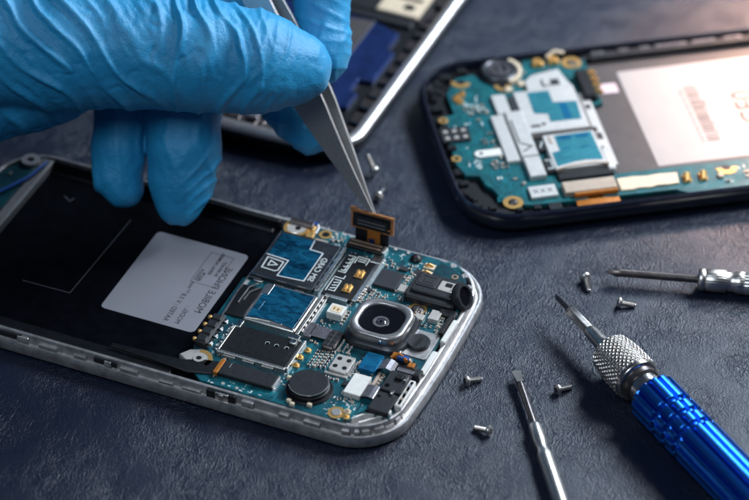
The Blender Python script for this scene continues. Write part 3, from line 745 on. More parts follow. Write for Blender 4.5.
for (u0, u1, v0, v1, n) in ((3.95, 4.30, 1.10, 1.70, 9), (4.70, 5.0, 1.45, 2.6, 12), (2.2, 2.9, 2.86, 3.3, 8), (4.9, 5.35, -2.5, -2.25, 6), (3.46, 3.8, -.75, .2, 9), (5.0, 5.6, -1.38, -1.25, 5), (6.1, 6.35, .75, 1.3, 6), (5.5, 6.2, .74, 1.0, 7), (4.3, 4.75, -.9, -.5, 6), (4.1, 4.95, 2.58, 2.95, 10), (1.7, 2.0, -2.1, -1.98, 3)):
    for i in range(n):
        u, v = rd.uniform(u0, u1), rd.uniform(v0, v1); a = rd.choice((0, 0, PI/2)); w_ = rd.uniform(.06, .10)
        b = B(); b.box(-w_/2+.016, w_/2-.016, -.026, .026, 0, .03, .004); b.box(-w_/2, -w_/2+.015, -.028, .028, 0, .033, .004, 1); b.box(w_/2-.015, w_/2, -.028, .028, 0, .033, .004, 1)
        o = obj('resistor', b, [rd.choice(('black', 'chip', 'tan')), 'tin'], board); o.location = (u, v, BZ-.001+.0005*(i % 5)); o.rotation_euler = (0, 0, a)
for (u, v, w_, d_, h_) in ((3.66, -.30, .2, .14, .07), (4.86, 1.22, .16, .16, .08), (5.32, .98, .12, .2, .06), (4.12, 1.62, .18, .10, .05), (4.55, 2.72, .22, .16, .06), (4.92, 2.75, .16, .2, .05)):
    b = B(); b.box(u-w_/2, u+w_/2, v-d_/2, v+d_/2, BZ, BZ+h_, .01); add('small_chip', b, 'chip')
for (u, v, g) in ((3.55, -1.32, 'gold'), (3.58, -1.62, 'gold'), (3.62, -1.02, 'gold'), (5.36, -2.66, 'cream'), (5.40, -2.84, 'gold')):
    b = B(); b.rbox(u-.08, u+.08, v-.07, v+.07, BZ, .47, .03, .015); b.rbox(u-.04, u+.05, v-.03, v+.05, .47, .52, .03, .02); add('grounding_contact', b, g)
b = B(); b.box(4.92, 5.08, -1.04, -.90, BZ, .50, .015); add('inductor', b, 'beige')
b = B(); b.box(4.72, 4.84, .98+.2, 1.12+.2, BZ, .48, .015); add('inductor', b, 'copper')
b = B(); b.box(4.86, 5.0, -1.86, -1.70, BZ, .48, .015); add('inductor', b, 'charcoal')
marks = []
rd = random.Random(5)
for (u0, u1, v0, v1, n) in ((3.3, 4.9, 2.78, 3.3, 26), (2.4, 2.9, 2.95, 3.4, 8), (4.6, 5.6, -3.02, -2.3, 16), (1.9, 3.6, -2.98, -2.74, 14), (3.5, 4.3, -1.9, -1.0, 14), (4.9, 5.3, -.98, -.62, 4), (5.1, 6.2, .85, 1.6, 14)):
    for i in range(n):
        u, v = rd.uniform(u0, u1), rd.uniform(v0, v1); l = rd.uniform(.03, .09)
        marks.append([(u, v), (u+l, v) if rd.random() < .5 else (u, v+l), rd.choice((.014, .02, .03))])
silk(board, marks, BZ)
b = B()
for (u, v) in ((2.45, 3.36), (2.6, 3.12), (4.05, 3.38), (4.4, 3.37), (2.25, -2.88), (2.62, -2.90), (2.65, 3.42), (2.42, 3.20)): b.cyl(u, v, BZ, BZ+.018, .045, 14, .006)
rd = random.Random(91)
for (u0, u1, v0, v1, n) in ((3.44, 3.62, -2.7, -1.95, 10), (4.7, 5.5, -2.75, -2.3, 16), (3.0, 4.9, 2.72, 2.86, 14), (3.5, 3.84, -.1, .24, 8), (4.05, 4.7, 1.1, 1.75, 14), (1.5, 1.7, -2.0, -.8, 8), (4.9, 5.0, -2.2, -1.1, 9), (5.6, 5.72, -1.6, -1.0, 8)):
    for i in range(n): u, v = rd.uniform(u0, u1), rd.uniform(v0, v1); b.cyl(u, v, BZ-.002, BZ+.014+.0005*(i % 7), rd.uniform(.012, .026), 8, .004)
obj('test_pad', b, 'tin', board)

# ================================================================== PHONE 2 : navy phone behind, right
p2 = thing('mobile_phone', 'opened phone in a dark navy shell with a big white label', 'phone', (1.66, 3.738, 0), (0, 0, .196), G_PH)
H2, W2, R2 = 6.83, 3.53, 1.45
prof2 = [(.5, .03), (.25, .05), (.08, .16), (.01, .30), (0, .40), (.02, .52), (.06, .60), (.12, .63), (.17, .62), (.19, .58), (.20, .35), (.35, .33)]
fb, _ = frame_mesh(H2, W2, R2, prof2, .12, H2)
obj('shell', fb, 'navy', p2)
b = B(); b.prism(inset_poly(H2, W2, R2, .19, .12, H2), .10, .36, 0)
obj('back_plate', b, 'black', p2)
rd = random.Random(9)
base = inset_poly(H2, W2, R2, .42, .12, H2)
for (x, y) in base:
    if x < 2.4 or y > 3.0:
        s_ = rd.uniform(.08, .18); b = B(); b.rbox(x-s_, x+s_, y-s_*.8, y+s_*.8, .34, rd.uniform(.42, .58), .04, .02)
        obj('inner_catch', b, 'black', p2)
O2 = (-.02, -.10, .08)
def add2(name, b, mats, parent=None, angle=32, label=None):
    return obj(name, b, mats, parent if parent else p2, None if parent else O2, angle, label)
Z2 = .42
b = B()
b.prism([(4.72, 3.14), (3.2, 3.40), (2.9, 3.36), (2.72, 2.6), (1.95, 2.55), (1.6, 3.02), (1.1, 2.92), (.72, 2.3), (.72, 1.35), (.42, 1.3), (.36, .8), (.30, -.75), (.45, -1.3), (.78, -1.38), (.86, -1.8), (1.0, -2.0), (1.1, -2.35), (1.5, -2.72), (1.85, -2.84), (5.6, -2.92), (6.0, -3.2), (12.6, -3.12), (12.9, -2.4), (12.9, -2.02), (4.26, -1.98), (4.30, 1.0), (4.72, 1.1)], .30, Z2, .01)
bd2 = add2('circuit_board', b, 'pcb2')
traces(bd2, [(.5, 1.6, -2.2, 2.2), (1.0, 2.0, -2.6, -1.2), (2.7, 4.5, 2.6, 3.2), (6.3, 12, -3.1, -2.2)], Z2, 60, 4)
# battery well
b = B(); b.box(4.34, 12.75, -1.95, 2.95, .30, .368, .0); well = obj('battery_tray', b, 'well2', p2)
b = B(); b.box(4.85, 12.75, 2.95, 3.10, .30, .56, .03); b.box(4.85, 12.9, 3.13, 3.3, .3, .50, .03); obj('tray_wall', b, 'charcoal', well)
b = B()
rd = random.Random(8); u = 4.95
while u < 12.4:
    w = rd.uniform(.2, .9); b.rbox(u, u+w, 3.15, 3.27, .48, .54, .03, .01); u += w+rd.uniform(.1, .4)
obj('antenna_strip', b, 'greyribbon', well)
# white label
zl = .374
b = B(); b.rbox(5.46, 12.0, -1.83, 2.45, .366, zl, .05, .002); lab2 = obj('label_sticker', b, 'label2', p2, label='large white label with a barcode and CE mark')
b = B(); tz2 = zl+.003
rd = random.Random(2); v = -1.05
while v < 1.45:
    w = rd.choice((.02, .03, .05, .07)); L0 = rd.choice((.34, .34, .34, .42)); b.box(7.02, 7.02+L0, v, v+w, tz2-.003, tz2, 0); v += w+rd.choice((.03, .04, .06))
v = -1.05
while v < 1.45:
    w = rd.choice((.03, .05)); b.box(6.86, 6.93, v, v+w, tz2-.003, tz2, 0); v += w+rd.choice((.05, .09))
obj('barcode', b, 'brownink', lab2)
b = B()
text_bm(b, 'CE0', .92, lambda x, y: (8.80-y, -.55+x*.98, tz2), .006)
text_bm(b, 'C 0984 Li-ion', .22, lambda x, y: (9.45-y, -1.2+x, tz2), .002)
obj('label_lettering', b, 'brownink', lab2)
b = B(); b.rbox(4.82, 5.30, 1.55, 1.98, .366, .375, .05, .003); obj('moisture_sticker', b, 'pink', p2)
# round vibration speaker
b = B(); b.cyl(2.30, 2.90, .30, .50, .56, 40, .03); sk = add2('earpiece_speaker', b, 'charcoal')
b = B(); b.lathe([(.50, .49), (.50, .55), (.46, .585), (.40, .59), (.36, .565), (.02, .565)], (2.30, 2.92, 0), (0, 0, 1), 44); obj('speaker_disc', b, 'dkshield', sk)
b = B(); b.ring(2.30, 2.92, .56, .60, .24, .29, 36); b.box(2.27, 2.35, 2.68, 3.16, .56, .595, .01); b.box(2.15, 2.2, 2.74, 3.1, .56, .59, .01); obj('speaker_ridges', b, 'greyribbon', sk)
b = B(); b.ring(2.32, 2.90, .44, .56, .50, .60, 30, -1.3, .9); obj('speaker_bracket', b, 'cream', sk)
gold_ring_hole(bd2, 2.25, 2.30, Z2+.02, .10, .21, False, 'screw_hole')
b = B(); b.box(2.28, 2.48, 2.02, 2.2, Z2, .50, .03); b.rbox(2.68, 2.85, 2.2, 2.4, Z2, .50, .05, .03); add2('grounding_contact', b, 'cream')
gold_ring_hole(bd2, .38, 1.12, Z2, .06, .13); gold_ring_hole(bd2, .36, -.58, Z2, .06, .13)
gold_ring_hole(bd2, 1.38, -2.66, Z2, .13, .26, True, 'board_screw')
gold_ring_hole(bd2, 4.34, 3.02, Z2, .13, .27)
gold_ring_hole(bd2, 1.2, 2.72, Z2, .12, .26, False, 'screw_hole', PI*.9, PI*1.9)
for (u, v) in ((3.42, 3.12), (3.86, 3.16)):
    b = B(); b.rbox(u-.16, u+.16, v-.14, v+.14, Z2, .52, .06, .03); b.ring(u, v, .52, .55, .06, .13, 18); add2('antenna_contact', b, 'gold')
b = B(); b.tube([(3.7, 3.28, .52), (3.95, 3.38, .62), (4.2, 3.34, .56)], .05); add2('antenna_wire', b, 'cream')
# gold springs near the end
for (u, v) in ((.92, 2.02), (1.10, 2.16), (.98, 1.84)):
    b = B(); b.box(u-.1, u+.1, v-.09, v+.09, Z2, .46, .02); b.tube([(u-.08, v-.04, .46), (u, v, .53), (u+.09, v+.05, .46)], .035, 6); add2('antenna_spring', b, 'gold')
# connector block with white pins
b = B(); b.rbox(.16, .92, .10, .70, Z2, .49, .04, .015); ic = add2('spring_connector', b, 'charcoal')
for i in range(3):
    for j in range(2):
        b = B(); b.rbox(.24+i*.24, .36+i*.24, .18+j*.28, .30+j*.28, .485, .515, .03, .01); obj('contact_pin', b, 'tin', ic)
# silver shields
b = B(); b.box(1.60, 1.95, -1.08, .95, Z2, .53, .02); b.box(1.82, 2.20, .98, 1.85, Z2, .53, .02); add2('metal_shield', b, 'tin2', label='narrow silver shield beside the blue filmed shields')
b = B(); b.box(2.00, 2.46, -.98, 1.0, Z2, .57, .02); b.box(2.02, 2.46, -1.85, -1.02, Z2, .565, .02); 
v2s = add2('metal_shield', b, 'tin2', label='long silver shield with an engraved V')
b = B(); b.strip([(2.12, -.78), (2.36, -.60), (2.12, -.44)], .045, .57, .578); b.box(2.06, 2.10, -.4, .6, .57, .574, 0); obj('engraved_mark', b, 'darksteel', v2s)
b = B(); b.rbox(2.26, 2.52, .98, 1.74, Z2, .50, .03, .015); add2('memory_chip', b, 'chip')
b = B(); b.rbox(2.52, 2.76, -.78, -.30, Z2, .52, .05, .02); b.rbox(2.50, 2.80, -1.72, -1.12, Z2, .54, .06, .03); gk = add2('rubber_gasket', b, 'charcoal')
b = B(); b.strip([(2.56, -1.6), (2.7, -1.6), (2.7, -1.25), (2.56, -1.25)], .03, .54, .552); b.strip([(2.58, -.65), (2.68, -.42)], .03, .52, .53); obj('gasket_print', b, 'silk', gk)
b = B(); b.prism([(2.84, 1.85), (2.86, 2.30), (3.1, 2.55), (3.88, 2.70), (4.0, 2.1), (4.1, 1.85)], Z2, .53, .02); b.box(3.3, 3.5, 1.95, 2.25, .53, .60, .02); add2('metal_shield', b, 'tin2', label='angular silver plate next to the earpiece speaker')
b = B(); b.box(3.44, 3.76, 1.98, 2.22, .53, .57, .02); add2('memory_chip', b, 'chip')
b = B(); b.rbox(2.42, 4.08, -.02, 1.84, Z2, .55, .05, .02); sU = add2('metal_shield', b, 'tin2', label='upper silver shield with a stepped pale blue film')
film_poly(sU, [(2.78, 1.74), (3.38, 1.74), (3.37, 1.20), (4.00, 1.14), (3.94, .34), (3.09, .36), (3.12, .71), (2.76, .80)], .55, 'film2')
b = B(); b.box(3.50, 3.70, .42, 1.12, .554, .562, .002); obj('film_print', b, 'bluepad', sU)
b = B(); b.cyl(2.9, .30, .55, .556, .06, 16, 0); b.box(2.55, 2.8, .2, .3, .55, .557, 0); obj('shield_hole', b, 'darksteel', sU)
b = B(); b.box(2.4, 4.2, -.20, -.06, Z2, .50, .02); b.rbox(4.0, 4.25, -.22, -.02, Z2, .53, .04, .02); add2('card_slot_gap', b, 'darksteel')
b = B(); b.rbox(2.72, 4.10, -1.70, -.22, Z2, .58, .05, .02); sL = add2('metal_shield', b, 'tin2', label='lower silver shield with a printed pale blue film')
film_poly(sL, [(3.02, -.30), (4.02, -.28), (4.04, -1.52), (3.6, -1.46), (3.3, -1.48), (2.80, -1.60), (2.80, -1.0), (3.02, -.95)], .58, 'film2')
b = B(); b.box(3.1, 3.46, -.50, -.36, .585, .592, .001); b.box(3.56, 3.92, -.50, -.36, .585, .592, .001); b.box(3.10, 3.32, -.90, -.86, .585, .592, 0); b.box(3.62, 3.86, -.92, -.88, .585, .592, 0)
obj('film_print', b, 'bluepad', sL)
b = B(); b.strip([(2.78, -1.72), (3.1, -1.64), (3.4, -1.62), (3.8, -1.62), (4.12, -1.70)], .05, .5, .60); b.box(2.84, 2.92, -.62, -.32, .58, .60, .01); obj('shield_lip', b, 'beige', sL)
b = B(); b.box(2.74, 4.2, -2.05, -1.74, Z2, .50, .02); add2('card_tray', b, 'black')
b = B(); b.box(4.14, 4.40, -1.70, 1.55, Z2, .50, .02); b.rbox(4.10, 4.3, -1.9, -1.6, Z2, .55, .04, .03); b.rbox(4.06, 4.26, -.95, -.6, Z2, .55, .04, .03); r_ = add2('shield_rail', b, 'tin2')
b = B(); b.rbox(4.18, 4.32, .8, .98, .50, .507, .02, 0); b.rbox(4.16, 4.3, -.58, -.3, .5, .515, .02, 0); obj('rail_slot', b, 'darksteel', r_)
# battery contact block
b = B(); b.rbox(4.24, 4.60, 1.18, 2.42, Z2, .64, .06, .04); bc = add2('battery_connector', b, 'black')
for i in range(4):
    v = 1.36+i*.29; b = B(); b.tube([(4.58, v, .62), (4.68, v, .66), (4.76, v, .58), (4.70, v, .5)], .06, 8); obj('contact_pin', b, 'gold', bc)
b = B(); b.box(1.86, 2.57, -2.66, -2.19, Z2, .51, .015); wb = add2('filter_can', b, 'tin2')
b = B(); 
for i in range(3): b.strip([(1.98+i*.18, -2.5), (2.09+i*.18, -2.34)], .022, .51, .516); b.strip([(1.98+i*.18, -2.36), (2.09+i*.18, -2.48)], .022, .51, .5165)
obj('can_print', b, 'greyribbon', wb)
b = B(); b.box(2.74, 4.12, -2.70, -2.24, Z2, .57, .02); bw = add2('board_connector', b, 'beige')
b = B(); ribbon(b, [(2.98, .40), (3.3, .42), (3.7, .42), (4.10, .40)], -3.15, -2.62, .03); b.box(2.96, 4.12, -2.80, -2.705, .38, .55, .02); obj('orange_flex', b, 'copper', bw)
b = B(); pts = [(4.20, -2.74), (4.5, -2.76), (4.7, -2.72), (5.0, -2.76), (5.2, -2.70), (5.45, -2.74), (5.74, -2.72), (5.80, -2.28), (5.3, -2.24), (5.0, -2.27), (4.6, -2.22), (4.20, -2.24)]
b.prism(pts, Z2, .47, .015); add2('metal_shield', b, 'cream', label='thin wavy edged pale plate along the near side')
for u in (5.99, 6.42):
    b = B(); b.rbox(u-.11, u+.11, -2.72, -2.40, Z2, .46, .05, .02); b.tube([(u, -2.68, .47), (u+.02, -2.56, .60), (u, -2.44, .5)], .06, 8); add2('antenna_spring', b, 'gold')
gold_ring_hole(bd2, 7.12, -2.30, Z2, .12, .28, False, 'screw_hole', PI, 2*PI)
b = B(); b.rbox(6.78, 6.95, -2.72, -2.54, Z2, .50, .05, .03); b.rbox(7.5, 8.9, -2.62, -2.54, Z2, .46, .03, .01); b.rbox(7.5, 8.9, -2.80, -2.72, Z2, .46, .03, .01); add2('grounding_contact', b, 'beige')
b = B(); b.prism([(.95, -.68), (1.6, -.68), (1.6, -.38), (.95, -.38), (.86, -.46), (.84, -.54), (.88, -.62)], Z2, .47, .015); tb = add2('grounding_tab', b, 'white')
b = B(); b.cyl(1.03, -.53, .465, .474, .055, 16, 0); obj('tab_hole', b, 'darksteel', tb)
b = B(); b.strip([(1.10, -1.9), (1.10, -1.35), (1.6, -1.32), (1.6, -1.86), (1.10, -1.9)], .025, Z2, Z2+.008); add2('silkscreen_marks', b, 'trace')
b = B(); b.box(1.2, 1.26, -1.66, -1.56, Z2, .45, .01); b.box(1.29, 1.34, -1.66, -1.56, Z2, .45, .01); add2('resistor', b, 'silk')
rd = random.Random(33)
for i in range(46):
    (u0, u1, v0, v1) = rd.choice(((1.15, 1.55, -.3, 1.6), (1.65, 1.95, -2.3, -1.25), (1.0, 1.6, 1.2, 1.7), (2.7, 4.5, 2.75, 3.0), (6.6, 9.0, -3.0, -2.4), (1.2, 1.6, -1.2, -.75)))
    capacitor(bd2, rd.uniform(u0, u1), rd.uniform(v0, v1), Z2, rd.uniform(.07, .13), rd.uniform(.05, .07), .045, rd.choice((0, 1.57)), rd.choice(('tan', 'beige', 'charcoal')))
marks = []
for i in range(40):
    (u0, u1, v0, v1) = rd.choice(((.6, 1.6, -.3, 1.6), (1.0, 1.6, 1.2, 2.0), (6.6, 9.0, -3.0, -2.2), (.5, .9, -1.2, -.7)))
    u, v = rd.uniform(u0, u1), rd.uniform(v0, v1); l = rd.uniform(.05, .14); marks.append([(u, v), (u+l, v) if rd.random() < .5 else (u, v+l), .03])
silk(bd2, marks, Z2)

# ================================================================== PHONE 3 : violet phone behind the hand
p3 = thing('mobile_phone', 'silver rimmed phone casing with a violet blue backplate behind the hand', 'phone', (-3.93, 4.67, 0), (0, 0, R(66.5)), G_PH)
H3, W3, R3 = 6.9, 3.62, 1.1
prof3 = [(.5, .03), (.25, .05), (.12, .14), (.05, .30), (.03, .455), (.10, .456), (.36, .456), (.36, .34), (.5, .32)]
fb, _ = frame_mesh(H3, W3, R3, prof3, .22, H3); obj('shell', fb, 'black', p3)
prof3 = [(.06, .46), (.01, .48), (0, .55), (.02, .61), (.08, .655), (.18, .675), (.28, .665), (.33, .62), (.335, .46)]
fb, _ = frame_mesh(H3, W3, R3, prof3, .22, H3); obj('frame', fb, 'rim3', p3)
b = B(); b.prism(inset_poly(H3, W3, R3, .34, .22, H3), .10, .35, 0); obj('back_plate', b, 'black', p3)
b = B(); b.prism([(1.2, 2.4), (1.0, 1.6), (1.0, -1.6), (1.25, -2.30), (1.9, -2.42), (2.0, -2.62), (2.7, -2.62), (2.75, -2.40), (3.3, -2.40), (3.35, -2.78), (4.8, -2.80), (4.9, -2.55), (5.7, -2.55), (6.0, -1.62), (6.0, 2.4)], .34, .50, .05)
vp = obj('inner_cover', b, 'violet', p3)
b = B(); b.prism([(4.15, -1.62), (5.75, -.74), (5.9, -1.50), (5.86, -1.66)], .49, .53, .01); b.box(4.2, 5.9, -1.74, -1.66, .49, .56, .02); obj('cover_window', b, 'well2', vp)
b = B(); b.strip([(2.3, -2.0), (2.7, -1.9)], .05, .49, .51); obj('cover_mark', b, 'black', vp)
b = B(); b.box(6.1, 6.45, -2.7, 2.6, .34, .46, .04); b.box(6.5, 12.6, -2.9, 2.9, .34, .44, .04); obj('battery_tray', b, 'charcoal', p3)
b = B(); b.box(6.5, 8.2, -2.75, -1.5, .44, .54, .03); b.rbox(8.4, 9.6, -2.6, -1.6, .44, .52, .1, .03); obj('speaker_plate', b, 'cream', p3)
b = B(); b.rbox(6.75, 7.0, -2.5, -2.2, .53, .56, .05, .01); b.box(7.2, 7.35, -2.6, -1.6, .53, .56, .02); obj('plate_slot', b, 'black', p3)
rd = random.Random(14); u = 1.0
while u < 8:
    w = rd.uniform(.18, .5); b = B(); b.rbox(u, u+w, -3.24, -2.9, .34, rd.uniform(.42, .56), .04, .03); obj('inner_catch', b, 'darksteel', p3); u += w+rd.uniform(.1, .35)
v = -2.6
while v < 2.6:
    w = rd.uniform(.15, .4); b = B(); b.rbox(.34, .72, v, v+w, .34, rd.uniform(.44, .58), .04, .03); obj('inner_catch', b, 'darksteel', p3); v += w+rd.uniform(.08, .3)
for i in range(6): b = B(); b.rbox(.45, .75, -2.3+i*.8, -1.9+i*.8, .5, .6, .05, .02); obj('end_contact', b, 'greyribbon', p3)

# ================================================================== tools
def frame_dir(d):
    return Vector(d).normalized()
G_TOOL = 'precision screwdrivers on the leather'
# --- blue driver
o0 = Vector((4.44, -2.57, .63)); dB = Vector((.494, -.869, 0)).normalized()
bsd = thing('screwdriver', 'thick screwdriver with a fluted blue aluminium handle and knurled silver chuck', 'screwdriver', (o0.x, o0.y, 0), (0, 0, math.atan2(dB.y, dB.x)), G_TOOL)
AX = (1, 0, 0); OZ = (0, 0, .63)
b = B(); b.lathe([(.02, -.02), (.05, 0), (.075, .10), (.085, .30), (.085, .60), (.13, .66), (.13, .70)], OZ, AX, 24, lambda r, t, a: r*(1-.28*abs(math.sin(2*a))*(1 if t < .32 else 0)))
obj('bit', b, 'darksteel', bsd)
b = B(); b.lathe([(.11, .60), (.145, .66), (.145, 1.52), (.12, 1.56)], OZ, AX, 24, lambda r, t, a: r*(.93+.07*math.cos(6*a)))
b.lathe([(.15, 1.5), (.175, 1.58), (.19, 2.0), (.23, 2.22)], OZ, AX, 28)
obj('shaft', b, 'steel', bsd)
def knurl(r, t, a):
    if 2.42 < t < 3.52:
        x = (t-2.42)*42; y = a*26
        return r+.028*(min(1, 1.5*abs(math.sin((x+y)/2)))*min(1, 1.5*abs(math.sin((x-y)/2)))*1.6-.8)
    return r
ts = [2.40+.0085*i for i in range(136)]
b = B(); b.lathe([(.19, 2.18), (.27, 2.21), (.33, 2.25), (.47, 2.40)]+[(.49+.075*math.sin(min(1,(t-2.4)/.7)*PI/2), t) for t in ts]+[(.56, 3.57), (.565, 3.60), (.54, 3.64), (.46, 3.66)], OZ, AX, 312, knurl)
obj('knurled_chuck', b, 'knurl', bsd, angle=60)
b = B(); b.lathe([(.44, 3.62), (.47, 3.66), (.47, 3.80), (.44, 3.83)], OZ, AX, 48); obj('collar_ring', b, 'darksteel', bsd)
b = B(); b.lathe([(.40, 3.80), (.405, 3.83), (.405, 4.24), (.40, 4.26)], OZ, AX, 48); obj('polished_sleeve', b, 'chrome', bsd)
NF = 13
def flute(r, t, a):
    if t > 4.21 and r > .5:
        k = (a*NF/(2*PI)) % 1.0; x = abs(k-.5)*2           # 0 at land centre, 1 in groove
        g = max(0, (x-.56)/.44)
        return min(r-.03*x*x, .635-.125*math.sin(min(1, g*1.2)*PI/2)) if g > 0 else r-.03*x*x
    return r
hp = [(.30, 4.20), (.50, 4.205)]
def seg_(t0, t1, r=.63): return [(r-.05, t0), (r-.02, t0+.02), (r, t0+.05), (r, t0+.07), (r, t1-.07), (r, t1-.05), (r-.02, t1-.02), (r-.05, t1)]
for (t0, t1) in ((4.22, 5.05), (5.15, 5.50), (5.60, 5.95), (6.05, 11.8)):
    hp += seg_(t0, t1)
    if t1 < 11: hp += [(.545, t1+.02), (.545, t1+.08)]
hp += [(.56, 11.85), (.3, 11.9)]
b = B(); b.lathe(hp, OZ, AX, NF*22, flute); obj('fluted_handle', b, 'blue', bsd, angle=40)
b = B(); b.lathe([(.2, 11.88), (.42, 11.9), (.45, 11.95), (.45, 12.3), (.40, 12.36), (.02, 12.37)], OZ, AX, 40); obj('swivel_cap', b, 'nickel', bsd)

# --- slim silver driver
s0 = Vector((3.39, -4.86, 0)); dS = Vector((.83, -4.46, 0)).normalized()
ssd = thing('screwdriver', 'slim silver flat blade screwdriver lying in the near foreground', 'screwdriver', s0, (0, 0, math.atan2(dS.y, dS.x)), G_TOOL)
OS = (0, 0, .185)
b = B(); b.lathe([(.075, .38), (.085, .55), (.085, 2.02)], OS, AX, 24)
obj('shaft', b, 'darksteel', ssd)
b = B()
lps = []
for (t, w, h) in ((0, .105, .018), (.05, .108, .022), (.2, .10, .045), (.34, .085, .07), (.45, .082, .082)):
    lps.append([(t, -w, .185-h), (t, w, .185-h), (t, w, .185+h), (t, -w, .185+h)])
b.quadring(lps); obj('blade', b, 'steel', ssd)
def kn2(r, t, a):
    if 3.05 < t < 6.5: return r+.006*math.sin(a*22)*math.sin((t)*60)
    return r
b = B(); b.lathe([(.09, 1.95), (.14, 1.97), (.155, 2.02), (.16, 2.55), (.135, 2.70), (.135, 2.82), (.165, 2.95), (.182, 3.04)]+[(.183, 3.06+.026*i) for i in range(130)]+[(.18, 6.5), (.15, 6.7), (.15, 6.9), (.18, 7.0), (.18, 7.6), (.12, 7.66)], OS, AX, 66, kn2)
obj('handle', b, 'nickel', ssd, angle=50)

# --- dark driver at the right
k0 = Vector((5.73, -1.21, 0)); dK = Vector((3.54, -.47, 0)).normalized()
ksd = thing('screwdriver', 'small screwdriver with a dark cross tip shaft and bronze handle, near the navy phone', 'screwdriver', k0, (0, 0, math.atan2(dK.y, dK.x)), G_TOOL)
OK_ = (0, 0, .29)
b = B(); b.lathe([(.01, 0), (.045, .06), (.10, .18), (.115, .30), (.10, .42), (.10, 2.34)], OK_, AX, 24, lambda r, t, a: r*(1-.3*abs(math.sin(2*a))*(1 if .01 < t < .25 else 0)))
obj('shaft', b, 'darksteel', ksd)
def kn3(r, t, a):
    if (2.5 < t < 3.0) or t > 3.3: return r+.008*math.sin(a*26)
    return r
b = B(); b.lathe([(.10, 2.30), (.25, 2.31), (.28, 2.34), (.285, 2.46), (.26, 2.49), (.28, 2.53), (.285, 2.97), (.25, 3.02), (.25, 3.2), (.285, 3.26), (.285, 3.40), (.27, 3.44), (.285, 3.48), (.285, 6.4), (.2, 6.5)], OK_, AX, 78, kn3)
obj('handle', b, 'nickel', ksd, angle=50)

# --- screws
def screw_mesh():
    pr = [(.02, -.075), (.085, -.07), (.118, -.05), (.125, -.02), (.12, .0), (.075, .035), (.062, .05)]
    t_ = .06
    while t_ < .34: pr += [(.066, t_), (.050, t_+.014)]; t_ += .028
    pr += [(.045, .35), (.02, .365)]
    b = B(); b.lathe(pr, (0, 0, 0), (0, 0, 1), 20); return b
G_SC = 'loose screws on the leather'
sm = obj('screw', screw_mesh(), 'nickel', None, angle=40)
cr = B(); cr.box(-.07, .07, -.016, .016, -.079, -.072, 0); cr.box(-.016, .016, -.07, .07, -.0795, -.0725, 0)
crm = obj('cross_slot', cr, 'black', sm)
def place(o, x, y, ang, tilt, z, s):
    d = Vector((math.cos(ang)*math.cos(tilt), math.sin(ang)*math.cos(tilt), -math.sin(tilt)))
    e = Vector((0, 0, 1)).cross(d).normalized(); f = d.cross(e)
    mt_ = Matrix((e, f, d)).transposed().to_4x4()
    o.rotation_mode = 'XYZ'; o.rotation_euler = mt_.to_euler(); o.location = (x, y, z); o.scale = (s, s, s)
LY = R(10.5)
scr = [  # x, y, heading of the shank, tilt, height, size, label
    (5.25, -1.28, R(-80), R(12), .135, 1.20, 'screw lying with its head away, beside the tip of the blue handled screwdriver'),
    (6.06, -2.22, R(-5), LY, .125, 1.08, 'screw below the dark screwdriver, shank pointing right, rightmost of the loose screws'),
    (2.22, -5.13, R(22), LY, .125, 1.08, 'screw between the silver phone corner and the flat blade tip'),
    (4.38, -5.44, R(30), LY, .125, 1.08, 'screw between the slim silver and the blue handled screwdrivers'),
    (2.66, -6.90, R(152), LY, .125, 1.08, 'screw nearest the viewer, left of the slim silver screwdriver shaft'),
    (-.02, 3.10, R(120), R(-35), .20, 1.15, 'blurred screw behind the tweezers, farther of the two there'),
    (.10, 2.02, R(70), R(14), .16, 1.15, 'blurred screw half hidden right behind the lifted ribbon connector'),
]
for i, (x, y, a, ti, z, s_, lb_) in enumerate(scr):
    if i == 0: o = sm
    else:
        o = sm.copy(); col.objects.link(o); c = crm.copy(); col.objects.link(c); c.parent = o
    place(o, x, y, a, ti, z, s_)
    o['label'] = lb_; o['category'] = 'screw'; o['group'] = G_SC

# ================================================================== hand and tweezers (built in a frame tilted like the hand's plane)
MC = Matrix(((1, 0, 0), (0, sp, -cp), (0, cp, sp)))       # columns: right, up the hand plane, out of it
def hp3(px, py, d):
    s_ = (DIST+d)/FPX
    return Vector(((px-374.5)*s_, -(py-250)*s_, -d))
def chain(pts, n=None):
    return [(*hp3(x, y, d), r) for (x, y, d, r) in pts]
chains = [
    # thumb with its ball
    (chain([(-190, 50, -3.0, 2.7), (-90, 42, -3.0, 2.15), (0, 31, -3.05, 1.68), (70, 41, -3.1, 1.62), (140, 46, -3.1, 1.42), (200, 54, -3.1, 1.31), (255, 62, -3.05, 1.16), (296, 67.5, -2.9, .87)]), .55),
    # heel of the hand and wrist
    (chain([(-260, 90, -2.6, 2.8), (-120, 92, -2.3, 2.0), (-30, 84, -2.0, 1.45), (30, 70, -1.9, 1.40), (62, 58, -1.9, 1.30), (100, 40, -1.7, 1.3)]), .5),
    # palm
    (chain([(-200, -20, -1.6, 3.0), (-60, -50, -1.2, 2.4), (80, -80, -.7, 2.1), (190, -118, -.4, 1.7)]), .6),
    # index
    (chain([(190, -125, -.6, 1.15), (318, -85, -.75, .98), (322, -15, -1.05, .72), (323, 45, -1.2, .66), (322, 58, -1.25, .655)]), .22),
    # middle
    (chain([(170, -110, .0, 1.1), (230, 20, .1, .86), (262, 70, -.05, .74), (292, 106, -.3, .70), (311, 127, -.45, .68)]), .22),
    # ring
    (chain([(130, -95, .2, 1.1), (178, 10, -.55, .98), (183, 100, -1.10, .965), (184, 150, -1.15, .88), (181, 185, -1.1, .74), (179, 205, -1.1, .55)]), .25),
    # little finger
    (chain([(60, -80, .2, 1.05), (118, 20, -.35, .78), (124, 100, -.65, .70), (120, 150, -.7, .66), (118, 178, -.7, .55), (124, 190, -.7, .46)]), .22),
]
h = .052
